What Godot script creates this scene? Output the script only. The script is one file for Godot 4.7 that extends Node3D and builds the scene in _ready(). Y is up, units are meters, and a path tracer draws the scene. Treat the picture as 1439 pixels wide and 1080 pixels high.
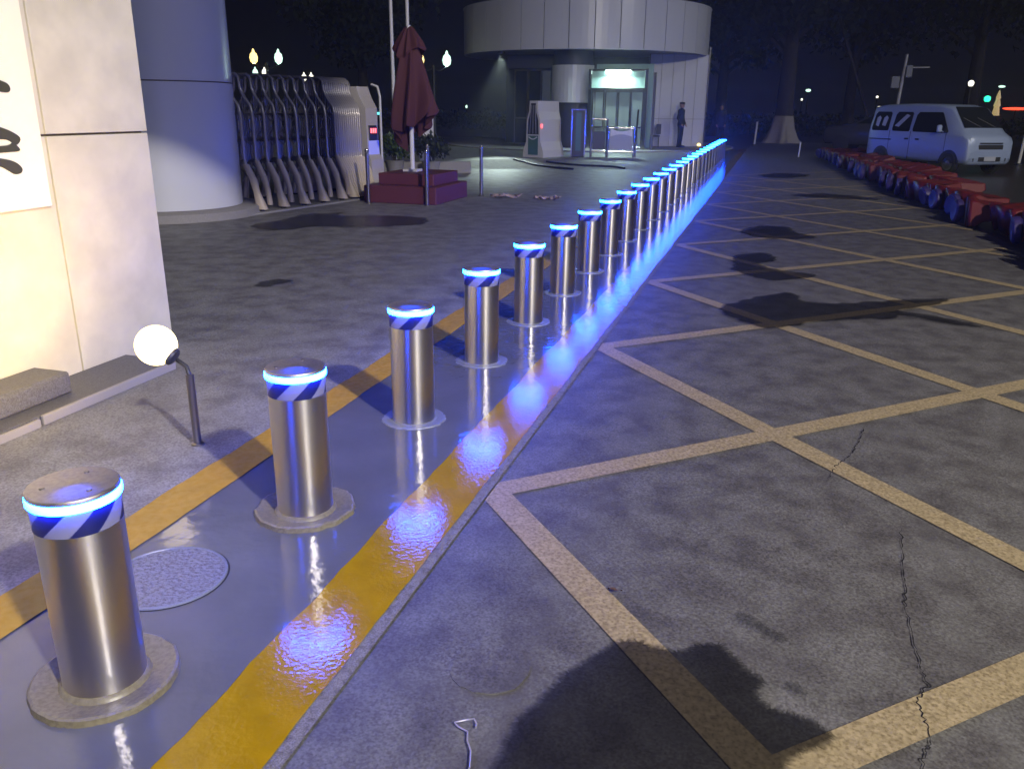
extends Node3D

var M := {}
var counts := {}
var rng := RandomNumberGenerator.new()

# ---------------------------------------------------------------- shape helpers
func S(smooth := false) -> SurfaceTool:
	var st := SurfaceTool.new()
	st.begin(Mesh.PRIMITIVE_TRIANGLES)
	st.set_smooth_group(0 if smooth else -1)
	return st

func vtx(st: SurfaceTool, p: Vector3, uv := Vector2.ZERO) -> void:
	st.set_uv(uv)
	st.add_vertex(p)

func tri(st: SurfaceTool, a: Vector3, b: Vector3, c: Vector3) -> void:
	vtx(st, a); vtx(st, b); vtx(st, c)

func quad(st: SurfaceTool, a: Vector3, b: Vector3, c: Vector3, d: Vector3, ua := Vector2(0, 0), ub := Vector2(1, 0), uc := Vector2(1, 1), ud := Vector2(0, 1)) -> void:
	vtx(st, a, ua); vtx(st, b, ub); vtx(st, c, uc)
	vtx(st, a, ua); vtx(st, c, uc); vtx(st, d, ud)

# a convex face turned away from the point «inside»
func face(st: SurfaceTool, pts: Array, inside: Vector3) -> void:
	var n: Vector3 = (pts[0] as Vector3 - pts[2]).cross(pts[0] as Vector3 - pts[1])
	var c := Vector3.ZERO
	for p in pts: c += p
	c /= pts.size()
	if n.dot(c - inside) < 0.0:
		pts = pts.duplicate(); pts.reverse()
	for k in range(1, pts.size() - 1):
		tri(st, pts[0], pts[k], pts[k + 1])

func box(st: SurfaceTool, c: Vector3, s: Vector3, b := Basis(), bev := 0.0) -> void:
	var h := s / 2.0
	if bev <= 0.0:
		for k in 3:
			for sg in [-1.0, 1.0]:
				var pts := []
				for q in [[-1.0, -1.0], [1.0, -1.0], [1.0, 1.0], [-1.0, 1.0]]:
					var p := Vector3.ZERO
					p[k] = sg * h[k]; p[(k + 1) % 3] = q[0] * h[(k + 1) % 3]; p[(k + 2) % 3] = q[1] * h[(k + 2) % 3]
					pts.append(c + b * p)
				face(st, pts, c)
		return
	var at := func(sx: float, sy: float, sz: float, k: int) -> Vector3:
		var p := Vector3(sx * (h.x - bev), sy * (h.y - bev), sz * (h.z - bev))
		p[k] = [sx, sy, sz][k] * h[k]
		return c + b * p
	for k in 3:
		for sg in [-1.0, 1.0]:
			var pts := []
			for q in [[-1.0, -1.0], [1.0, -1.0], [1.0, 1.0], [-1.0, 1.0]]:
				var s3 := [0.0, 0.0, 0.0]
				s3[k] = sg; s3[(k + 1) % 3] = q[0]; s3[(k + 2) % 3] = q[1]
				pts.append(at.call(s3[0], s3[1], s3[2], k))
			face(st, pts, c)
	for k in 3:
		for p in [-1.0, 1.0]:
			for q in [-1.0, 1.0]:
				var i := (k + 1) % 3
				var j := (k + 2) % 3
				var e := []
				for w in [[-1.0, i], [1.0, i], [1.0, j], [-1.0, j]]:
					var s3 := [0.0, 0.0, 0.0]
					s3[k] = w[0]; s3[i] = p; s3[j] = q
					e.append(at.call(s3[0], s3[1], s3[2], w[1]))
				face(st, e, c)
	for sx in [-1.0, 1.0]:
		for sy in [-1.0, 1.0]:
			for sz in [-1.0, 1.0]:
				face(st, [at.call(sx, sy, sz, 0), at.call(sx, sy, sz, 1), at.call(sx, sy, sz, 2)], c)

# a turned shape: profile of (radius, height), bottom to top
func lathe(st: SurfaceTool, prof: Array, n := 24, at := Transform3D(), warp = null, arc := TAU, a0 := 0.0) -> void:
	var group := 1
	var old := Vector2.ZERO
	for j in prof.size() - 1:
		var p: Vector2 = prof[j]
		var q: Vector2 = prof[j + 1]
		var dir := (q - p).normalized()
		if j > 0 and old.dot(dir) < 0.8: group += 1
		old = dir
		st.set_smooth_group(group)
		for i in n:
			var a := a0 + arc * i / n
			var e := a0 + arc * (i + 1) / n
			var r := [p.x, p.x, q.x, q.x]
			if warp != null: r = [warp.call(p.x, a, p.y), warp.call(p.x, e, p.y), warp.call(q.x, a, q.y), warp.call(q.x, e, q.y)]
			var h := [p.y, p.y, q.y, q.y]
			if r[0] is Vector2:
				for k in 4:
					h[k] = r[k].y; r[k] = r[k].x
			var p0 := at * Vector3(r[0] * cos(a), h[0], r[0] * sin(a))
			var p1 := at * Vector3(r[1] * cos(e), h[1], r[1] * sin(e))
			var q0 := at * Vector3(r[2] * cos(a), h[2], r[2] * sin(a))
			var q1 := at * Vector3(r[3] * cos(e), h[3], r[3] * sin(e))
			var u0 := float(i) / n
			var u1 := float(i + 1) / n
			var v0 := float(j) / (prof.size() - 1)
			var v1 := float(j + 1) / (prof.size() - 1)
			if p.x > 1e-6:
				vtx(st, p0, Vector2(u0, v0)); vtx(st, p1, Vector2(u1, v0)); vtx(st, q0, Vector2(u0, v1))
			if q.x > 1e-6:
				vtx(st, p1, Vector2(u1, v0)); vtx(st, q1, Vector2(u1, v1)); vtx(st, q0, Vector2(u0, v1))
	st.set_smooth_group(-1)

func tube(st: SurfaceTool, pts: Array, radius, n := 8) -> void:
	st.set_smooth_group(7)
	var rings := []
	var up := Vector3(0.13, 0.99, 0.07).normalized()
	for i in pts.size():
		var d: Vector3 = (pts[mini(i + 1, pts.size() - 1)] - pts[maxi(i - 1, 0)]).normalized()
		if absf(d.dot(up)) > 0.97: up = Vector3(0.99, 0.1, 0.1)
		var x := up.cross(d).normalized()
		var y := d.cross(x)
		up = y
		var r: float = radius[i] if radius is Array else radius
		var ring := []
		for k in n:
			var a := TAU * k / n
			ring.append(pts[i] + (x * cos(a) + y * sin(a)) * r)
		rings.append(ring)
	for i in rings.size() - 1:
		for k in n:
			var l := (k + 1) % n
			quad(st, rings[i][k], rings[i + 1][k], rings[i + 1][l], rings[i][l])
	st.set_smooth_group(-1)
	for e in [0, rings.size() - 1]:
		var inner: Vector3 = pts[1] if e == 0 else pts[pts.size() - 2]
		face(st, rings[e], inner)

# a flat outline (Vector2) pushed out from -d/2 to d/2 along z, then placed by «at»
func prism(st: SurfaceTool, poly: PackedVector2Array, d: float, at := Transform3D()) -> void:
	var ids := Geometry2D.triangulate_polygon(poly)
	for sg in [-1.0, 1.0]:
		for k in range(0, ids.size(), 3):
			var p := []
			for q in 3: p.append(at * Vector3(poly[ids[k + q]].x, poly[ids[k + q]].y, sg * d / 2))
			var mid: Vector3 = (p[0] + p[1] + p[2]) / 3.0
			face(st, p, mid - at.basis.z * sg)
	var turn := 1.0 if not Geometry2D.is_polygon_clockwise(poly) else -1.0
	for i in poly.size():
		var a := poly[i]
		var b := poly[(i + 1) % poly.size()]
		var out := Vector2(b.y - a.y, a.x - b.x) * turn
		var m := (a + b) / 2
		face(st, [at * Vector3(a.x, a.y, -d / 2), at * Vector3(b.x, b.y, -d / 2), at * Vector3(b.x, b.y, d / 2), at * Vector3(a.x, a.y, d / 2)], at * Vector3(m.x - out.x, m.y - out.y, 0))

# closed rings of equal count skinned together
func loft(st: SurfaceTool, rings: Array, caps := true) -> void:
	st.set_smooth_group(3)
	var n: int = rings[0].size()
	for i in rings.size() - 1:
		for k in n:
			var l := (k + 1) % n
			quad(st, rings[i][k], rings[i][l], rings[i + 1][l], rings[i + 1][k])
	st.set_smooth_group(-1)
	if caps:
		for e in [0, rings.size() - 1]:
			var c := Vector3.ZERO
			for p in rings[1 if e == 0 else e - 1]: c += p
			face(st, rings[e], c / n)

# flat ground sheet from a list of (x, z)
func sheet(st: SurfaceTool, poly: PackedVector2Array, y: float) -> void:
	var ids := Geometry2D.triangulate_polygon(poly)
	for k in range(0, ids.size(), 3):
		var p := []
		for q in 3: p.append(Vector3(poly[ids[k + q]].x, y, poly[ids[k + q]].y))
		face(st, p, (p[0] + p[1] + p[2]) / 3.0 - Vector3.UP)

func rect(x0: float, x1: float, z0: float, z1: float) -> PackedVector2Array:
	return PackedVector2Array([Vector2(x0, z0), Vector2(x1, z0), Vector2(x1, z1), Vector2(x0, z1)])

# ---------------------------------------------------------------- objects
func numbered(called: String, parent: Node) -> String:
	var key := str(parent.get_instance_id()) + called
	counts[key] = counts.get(key, 0) + 1
	return called if counts[key] == 1 else "%s_%03d" % [called, counts[key] - 1]

func obj(called: String, st: SurfaceTool, mat: Material, parent: Node = self, at := Transform3D()) -> MeshInstance3D:
	st.generate_normals()
	var o := MeshInstance3D.new()
	o.mesh = st.commit()
	o.name = numbered(called, parent)
	o.material_override = mat
	o.transform = at
	parent.add_child(o, true)
	return o

func part(called: String, mesh: Mesh, mat: Material, parent: Node, at := Transform3D()) -> MeshInstance3D:
	var o := MeshInstance3D.new()
	o.mesh = mesh
	o.name = numbered(called, parent)
	o.material_override = mat
	o.transform = at
	parent.add_child(o, true)
	return o

func tag(o: Node, label: String, category: String, group := "") -> Node:
	o.set_meta("label", label); o.set_meta("category", category)
	if group: o.set_meta("group", group)
	return o

func thing(called: String, label: String, category: String, at := Vector3.ZERO, turn := 0.0, group := "") -> Node3D:
	var o := Node3D.new()
	o.name = numbered(called, self)
	add_child(o, true)
	o.position = at; o.rotation.y = turn
	tag(o, label, category, group)
	return o

func copy(src: Node3D, label: String, at: Vector3, turn := 0.0, group := "") -> Node3D:
	var o: Node3D = src.duplicate()
	var base := str(src.name).rstrip("0123456789").rstrip("_")
	o.name = numbered(base, self)
	add_child(o, true)
	o.position = at; o.rotation.y = turn
	o.set_meta("label", label)
	if group: o.set_meta("group", group)
	return o

func struct(called: String, st: SurfaceTool, mat: Material, parent: Node = self) -> MeshInstance3D:
	var o := obj(called, st, mat, parent)
	if parent == self: o.set_meta("kind", "structure")
	return o

# ---------------------------------------------------------------- materials
func mat(called: String, r: float, g: float, b: float, rough := 0.7, metal := 0.0) -> StandardMaterial3D:
	var m := StandardMaterial3D.new()
	m.resource_name = called
	m.albedo_color = Color(r, g, b).linear_to_srgb()
	m.roughness = rough
	m.metallic = metal
	M[called] = m
	return m

func glow(called: String, r: float, g: float, b: float, e: float) -> StandardMaterial3D:
	var m := mat(called, 0.6, 0.6, 0.6, 0.4)
	m.emission_enabled = true
	m.emission = Color(r, g, b).linear_to_srgb()
	m.emission_energy_multiplier = e
	return m

func noise(freq: float, octaves := 4, kind := FastNoiseLite.TYPE_SIMPLEX, s := 1) -> FastNoiseLite:
	var f := FastNoiseLite.new()
	f.noise_type = kind; f.frequency = freq; f.fractal_octaves = octaves; f.seed = s
	return f

func tex(f: FastNoiseLite, size: int, stops: Array = [], normal := false) -> NoiseTexture2D:
	var t := NoiseTexture2D.new()
	t.width = size; t.height = size; t.seamless = true; t.seamless_blend_skirt = 0.15
	t.noise = f; t.generate_mipmaps = false
	if stops.size():
		var g := Gradient.new()
		var offs := PackedFloat32Array()
		var cols := PackedColorArray()
		for s in stops:
			offs.append(s[0]); cols.append(Color(s[1], s[2], s[3]))
		g.offsets = offs; g.colors = cols
		t.color_ramp = g
	if normal:
		t.as_normal_map = true; t.bump_strength = 4.0
	return t

func world_map(m: StandardMaterial3D, scale: float, color: Texture2D = null, rough: Texture2D = null, bump: Texture2D = null, cm := 0.0) -> void:
	m.uv1_triplanar = true; m.uv1_world_triplanar = true
	m.uv1_scale = Vector3.ONE * scale
	if color: m.albedo_texture = color
	if rough:
		m.roughness_texture = rough; m.roughness = 1.0
	if bump:
		m.heightmap_enabled = true; m.heightmap_texture = bump; m.heightmap_scale = cm

func mottle(m: StandardMaterial3D, scale: float, t: Texture2D) -> void:
	m.detail_enabled = true; m.detail_blend_mode = BaseMaterial3D.BLEND_MODE_MUL
	m.detail_albedo = t; m.detail_uv_layer = BaseMaterial3D.DETAIL_UV_2
	m.uv2_triplanar = true; m.uv2_world_triplanar = true; m.uv2_scale = Vector3.ONE * scale

func materials() -> void:
	var grain := tex(noise(0.2, 3, FastNoiseLite.TYPE_VALUE, 3), 1024, [[0.0, 0.56, 0.55, 0.55], [0.35, 0.79, 0.78, 0.78], [0.52, 0.86, 0.86, 0.86], [0.66, 0.93, 0.93, 0.93], [0.85, 1.0, 1.0, 1.0]])
	var grain_soft := tex(noise(0.2, 3, FastNoiseLite.TYPE_VALUE, 4), 512, [[0.0, 0.78, 0.77, 0.76], [0.5, 0.92, 0.92, 0.91], [0.8, 1.0, 1.0, 1.0]])
	var grain_h := tex(noise(0.25, 3, FastNoiseLite.TYPE_VALUE, 3), 1024)
	var patches := tex(noise(0.02, 7, FastNoiseLite.TYPE_SIMPLEX, 9), 1024, [[0.0, 0.74, 0.73, 0.73], [0.35, 0.87, 0.86, 0.86], [0.55, 0.94, 0.94, 0.93], [0.8, 1.0, 1.0, 1.0]])
	var patches_soft := tex(noise(0.015, 4, FastNoiseLite.TYPE_SIMPLEX, 19), 512, [[0.0, 0.9, 0.9, 0.9], [1.0, 1.0, 1.0, 1.0]])
	var smooth_rough := tex(noise(0.02, 5, FastNoiseLite.TYPE_SIMPLEX, 21), 512, [[0.0, 0.10, 0.10, 0.10], [0.45, 0.14, 0.14, 0.14], [0.65, 0.18, 0.18, 0.18], [0.85, 0.30, 0.30, 0.30]])
	var ripple := tex(noise(0.022, 4, FastNoiseLite.TYPE_SIMPLEX, 5), 512)
	var rough_mid := tex(noise(0.03, 5, FastNoiseLite.TYPE_SIMPLEX, 31), 512, [[0.0, 0.36, 0.36, 0.36], [0.5, 0.5, 0.5, 0.5], [1.0, 0.75, 0.75, 0.75]])
	var wet_rough := tex(noise(0.03, 4, FastNoiseLite.TYPE_SIMPLEX, 35), 512, [[0.0, 0.09, 0.09, 0.09], [0.5, 0.12, 0.12, 0.12], [1.0, 0.20, 0.20, 0.20]])
	var pebble := tex(noise(0.045, 3, FastNoiseLite.TYPE_SIMPLEX, 41), 512)
	var worn := tex(noise(0.02, 6, FastNoiseLite.TYPE_SIMPLEX, 51), 1024, [[0.0, 0.72, 0.70, 0.66], [0.3, 0.88, 0.87, 0.84], [0.5, 0.96, 0.96, 0.95], [1.0, 1.0, 1.0, 1.0]])

	var m := mat("asphalt", 0.16, 0.155, 0.15, 0.6)
	world_map(m, 0.8, grain, null, grain_h, 0.06); mottle(m, 0.17, patches)
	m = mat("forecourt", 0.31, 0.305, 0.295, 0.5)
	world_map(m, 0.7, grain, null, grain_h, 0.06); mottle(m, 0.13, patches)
	m.roughness = 0.55
	m = mat("dark_asphalt", 0.05, 0.05, 0.052, 0.35)
	world_map(m, 0.6, grain, null, grain_h, 0.2); mottle(m, 0.1, patches)
	m = mat("light_pool_tone", 0.42, 0.42, 0.40, 0.7)  # paler ground colour that paints in a pool of light
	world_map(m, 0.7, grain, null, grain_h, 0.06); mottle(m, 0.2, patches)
	m = mat("far_ground", 0.05, 0.05, 0.05, 0.8)
	m = mat("grey_paint", 0.115, 0.115, 0.115, 0.12)
	world_map(m, 0.9, null, null, ripple, 0.09); mottle(m, 0.3, patches_soft)
	m = mat("yellow_paint", 0.36, 0.205, 0.003, 0.25)
	world_map(m, 1.6, null, wet_rough, pebble, 0.045); mottle(m, 0.8, patches_soft)
	m = mat("yellow_paint_dry", 0.42, 0.235, 0.02, 0.4)
	world_map(m, 1.3, null, rough_mid, pebble, 0.03); mottle(m, 0.8, patches_soft)
	m = mat("faded_paint", 0.37, 0.295, 0.175, 0.6)
	world_map(m, 0.8, grain_soft, null, grain_h, 0.05); mottle(m, 2.3, worn)
	m = mat("edge_cement", 0.38, 0.36, 0.34, 0.7)
	world_map(m, 1.5, grain, null, grain_h, 0.1)
	m = mat("strip_edge", 0.24, 0.225, 0.20, 0.7)
	world_map(m, 1.5, grain, null, grain_h, 0.1); mottle(m, 1.0, worn)
	m = mat("water_film", 0.006, 0.006, 0.007, 0.3)
	m.transparency = BaseMaterial3D.TRANSPARENCY_ALPHA; m.vertex_color_use_as_albedo = true
	m.metallic_specular = 0.35
	m = mat("crack", 0.012, 0.011, 0.011, 0.9)

	m = mat("steel", 0.60, 0.57, 0.56, 0.28, 1.0)
	m.anisotropy_enabled = true; m.anisotropy = -0.8
	m = mat("cap_steel", 0.42, 0.38, 0.38, 0.42, 1.0)
	world_map(m, 3.0, null, rough_mid)
	m = mat("gate_steel", 0.40, 0.36, 0.34, 0.28, 0.55)
	mat("polished_steel", 0.62, 0.60, 0.58, 0.14, 1.0)
	m = mat("dull_steel", 0.30, 0.28, 0.27, 0.32, 1.0)
	m = mat("flange_cement", 0.19, 0.168, 0.115, 0.4)
	world_map(m, 1.5, null, null, grain_h, 0.05); mottle(m, 2.2, patches)
	m = mat("flange_painted", 0.17, 0.18, 0.20, 0.22)
	world_map(m, 4.0, null, null, pebble, 0.2)
	m = mat("lid_painted", 0.18, 0.18, 0.20, 0.2)
	world_map(m, 3.0, null, null, ripple, 0.5); mottle(m, 2.0, worn)
	glow("blue_ring", 0.0012, 0.055, 1.0, 310.0)
	var img := Image.create(512, 32, false, Image.FORMAT_RGB8)
	for y in 32:
		for x in 512:
			var k := fposmod(x * 5.0 / 512.0 + y * 0.5 / 32.0, 1.0)
			img.set_pixel(x, y, Color(0.46, 0.46, 0.54) if k < 0.5 else Color(0.08, 0.10, 0.30))
	m = mat("tape", 1, 1, 1, 0.35)
	m.albedo_texture = ImageTexture.create_from_image(img)

	m = mat("white_panel", 0.58, 0.54, 0.42, 0.4)
	world_map(m, 0.5, null, rough_mid); mottle(m, 0.35, patches_soft)
	mat("joint", 0.16, 0.13, 0.10, 0.8)
	mat("sign_face", 0.78, 0.74, 0.58, 0.4)
	mat("sign_ink", 0.045, 0.045, 0.022, 0.5)
	m = mat("stone_dark", 0.13, 0.13, 0.14, 0.5)
	world_map(m, 1.0, grain, null, grain_h, 0.1)
	mat("stone_nosing", 0.27, 0.25, 0.23, 0.55)
	mat("lamp_black", 0.03, 0.03, 0.03, 0.5)
	glow("warm_lens", 1.0, 0.78, 0.34, 3.6)
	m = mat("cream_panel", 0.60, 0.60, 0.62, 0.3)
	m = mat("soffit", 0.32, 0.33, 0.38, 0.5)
	mat("window_dark", 0.015, 0.018, 0.022, 0.08)
	m = mat("glass", 0.85, 0.95, 0.93, 0.05)
	m.transparency = BaseMaterial3D.TRANSPARENCY_ALPHA; m.albedo_color.a = 0.12
	mat("door_teal", 0.28, 0.42, 0.38, 0.5)
	mat("booth_dark", 0.04, 0.04, 0.05, 0.5)
	glow("tube_light", 0.72, 1.0, 0.93, 30.0)
	mat("kiosk_white", 0.58, 0.56, 0.52, 0.45)
	mat("dark_metal", 0.035, 0.035, 0.04, 0.4, 0.3)
	mat("green_panel", 0.06, 0.14, 0.12, 0.25)
	glow("red_light", 1.0, 0.05, 0.05, 4.0)
	mat("gate_foot", 0.52, 0.43, 0.33, 0.5)
	mat("gate_box", 0.48, 0.44, 0.40, 0.4)
	m = mat("parasol_cloth", 0.065, 0.015, 0.020, 0.85)
	m.backlight_enabled = true; m.backlight = Color(0.15, 0.02, 0.02)
	mat("red_plinth", 0.10, 0.022, 0.03, 0.6)
	mat("white_paint", 0.62, 0.60, 0.60, 0.4)
	m = mat("leaf", 0.05, 0.085, 0.03, 0.5)
	m.vertex_color_use_as_albedo = true
	m = mat("dark_leaf", 0.022, 0.03, 0.018, 0.8)
	m.vertex_color_use_as_albedo = true
	m = mat("bark", 0.07, 0.06, 0.055, 0.9)
	world_map(m, 0.9, worn, null, pebble, 3.0)
	m = mat("whitewash", 0.42, 0.38, 0.38, 0.85)
	world_map(m, 0.7, worn, null, pebble, 2.0)
	mat("van_paint", 0.22, 0.27, 0.40, 0.3).clearcoat_enabled = true
	mat("van_dark", 0.02, 0.02, 0.022, 0.5)
	mat("van_glass", 0.012, 0.014, 0.016, 0.06)
	mat("tyre", 0.02, 0.02, 0.02, 0.8)
	mat("hub", 0.28, 0.28, 0.3, 0.35, 0.8)
	mat("chrome", 0.6, 0.6, 0.6, 0.15, 1.0)
	mat("lens_clear", 0.5, 0.5, 0.5, 0.1, 0.4)
	m = mat("barrier_red", 0.115, 0.011, 0.014, 0.45)
	m.subsurf_scatter_enabled = true; m.subsurf_scatter_strength = 0.1
	mat("barrier_blue", 0.03, 0.02, 0.10, 0.5)
	mat("barrier_tape", 0.75, 0.45, 0.25, 0.4)
	glow("globe_warm", 1.0, 0.72, 0.22, 2.6)
	glow("globe_cool", 0.60, 1.0, 0.78, 2.0)
	glow("globe_white", 1.0, 0.96, 0.78, 2.2)
	glow("neon_red", 1.0, 0.06, 0.02, 3.0)
	glow("neon_green", 0.02, 0.9, 0.4, 3.0)
	glow("neon_cyan", 0.05, 0.8, 0.85, 1.6)
	glow("lit_tower", 1.0, 0.72, 0.30, 0.45)
	glow("led_blue", 0.02, 0.06, 1.0, 0.45)
	mat("uniform", 0.008, 0.008, 0.012, 0.85)
	mat("skin", 0.36, 0.21, 0.15, 0.6)
	mat("rag", 0.45, 0.33, 0.32, 0.9)
	mat("wire", 0.5, 0.48, 0.5, 0.35, 0.6)
	mat("dry_leaf", 0.10, 0.05, 0.025, 0.8)
	mat("stool", 0.03, 0.03, 0.035, 0.5)

# ---------------------------------------------------------------- ground
func wobble(pts: Array, jag: float, sd: int) -> PackedVector2Array:
	# smooth closed curve through the points, with a ragged edge
	var f := noise(1.6, 4, FastNoiseLite.TYPE_SIMPLEX, sd)
	var ps := []
	for i in range(0, pts.size(), 2): ps.append(Vector2(pts[i], pts[i + 1]))
	var out := PackedVector2Array()
	var n := ps.size()
	for i in n:
		for k in 8:
			var p: Vector2 = (ps[i] as Vector2).cubic_interpolate(ps[(i + 1) % n], ps[(i + n - 1) % n], ps[(i + 2) % n], k / 8.0)
			var d := Vector2(f.get_noise_2d(p.x * 14, p.y * 14), f.get_noise_2d(p.x * 14 + 90, p.y * 14 + 50)) * jag
			d += Vector2(f.get_noise_2d(p.x * 3 + 30, p.y * 3), f.get_noise_2d(p.x * 3, p.y * 3 + 70)) * jag
			out.append(p + d)
	return out

func wet_patch(pts: Array, alpha: float, jag: float, sd: int, rim := 0.02) -> void:
	var outer := wobble(pts, jag, sd)
	var rings := Geometry2D.offset_polygon(outer, -rim)
	var st := S()
	st.set_color(Color(1, 1, 1, alpha))
	for inner in rings:
		if Geometry2D.is_polygon_clockwise(inner): continue
		sheet(st, inner, 0.0125)
	# a soft rim: each inner point joined to the nearest outline
	for inner in rings:
		for i in inner.size():
			var a: Vector2 = inner[i]
			var b: Vector2 = inner[(i + 1) % inner.size()]
			var n := Vector2(b.y - a.y, a.x - b.x).normalized() * rim
			if not Geometry2D.is_polygon_clockwise(inner) and Geometry2D.is_point_in_polygon((a + b) / 2 + n * 0.05, inner): n = -n
			var p := [Vector3(a.x, 0.0125, a.y), Vector3(b.x, 0.0125, b.y), Vector3(b.x + n.x, 0.0125, b.y + n.y), Vector3(a.x + n.x, 0.0125, a.y + n.y)]
			var al := [alpha, alpha, 0.0, 0.0]
			for k in [0, 1, 2, 0, 2, 3]:
				st.set_color(Color(1, 1, 1, al[k]))
				vtx(st, p[k])
	struct("wet_patch", st, M.water_film)

func ribbon(st: SurfaceTool, pts: Array, w: float, y: float, sd: int) -> void:
	var f := noise(6.0, 3, FastNoiseLite.TYPE_SIMPLEX, sd)
	var line := []
	for i in range(0, pts.size() - 2, 2):
		var a := Vector2(pts[i], pts[i + 1])
		var b := Vector2(pts[i + 2], pts[i + 3])
		for k in 14:
			var p := a.lerp(b, k / 14.0)
			line.append(p + Vector2(f.get_noise_2d(p.x * 9, p.y * 9), f.get_noise_2d(p.x * 9 + 40, p.y * 9)) * 0.010)
	for i in line.size() - 1:
		var a: Vector2 = line[i]
		var b: Vector2 = line[i + 1]
		var n := Vector2(b.y - a.y, a.x - b.x).normalized()
		var wa := w * maxf(0.25, 0.75 + 0.9 * f.get_noise_1d(i * 0.5)) * minf(1.0, minf(i, line.size() - 1 - i) / 4.0)
		var wb := w * maxf(0.25, 0.75 + 0.9 * f.get_noise_1d((i + 1) * 0.5)) * minf(1.0, minf(i + 1, line.size() - 2 - i) / 4.0)
		face(st, [Vector3(a.x - n.x * wa, y, a.y - n.y * wa), Vector3(b.x - n.x * wb, y, b.y - n.y * wb), Vector3(b.x + n.x * wb, y, b.y + n.y * wb), Vector3(a.x + n.x * wa, y, a.y + n.y * wa)], Vector3(a.x, -1, a.y))

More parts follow.
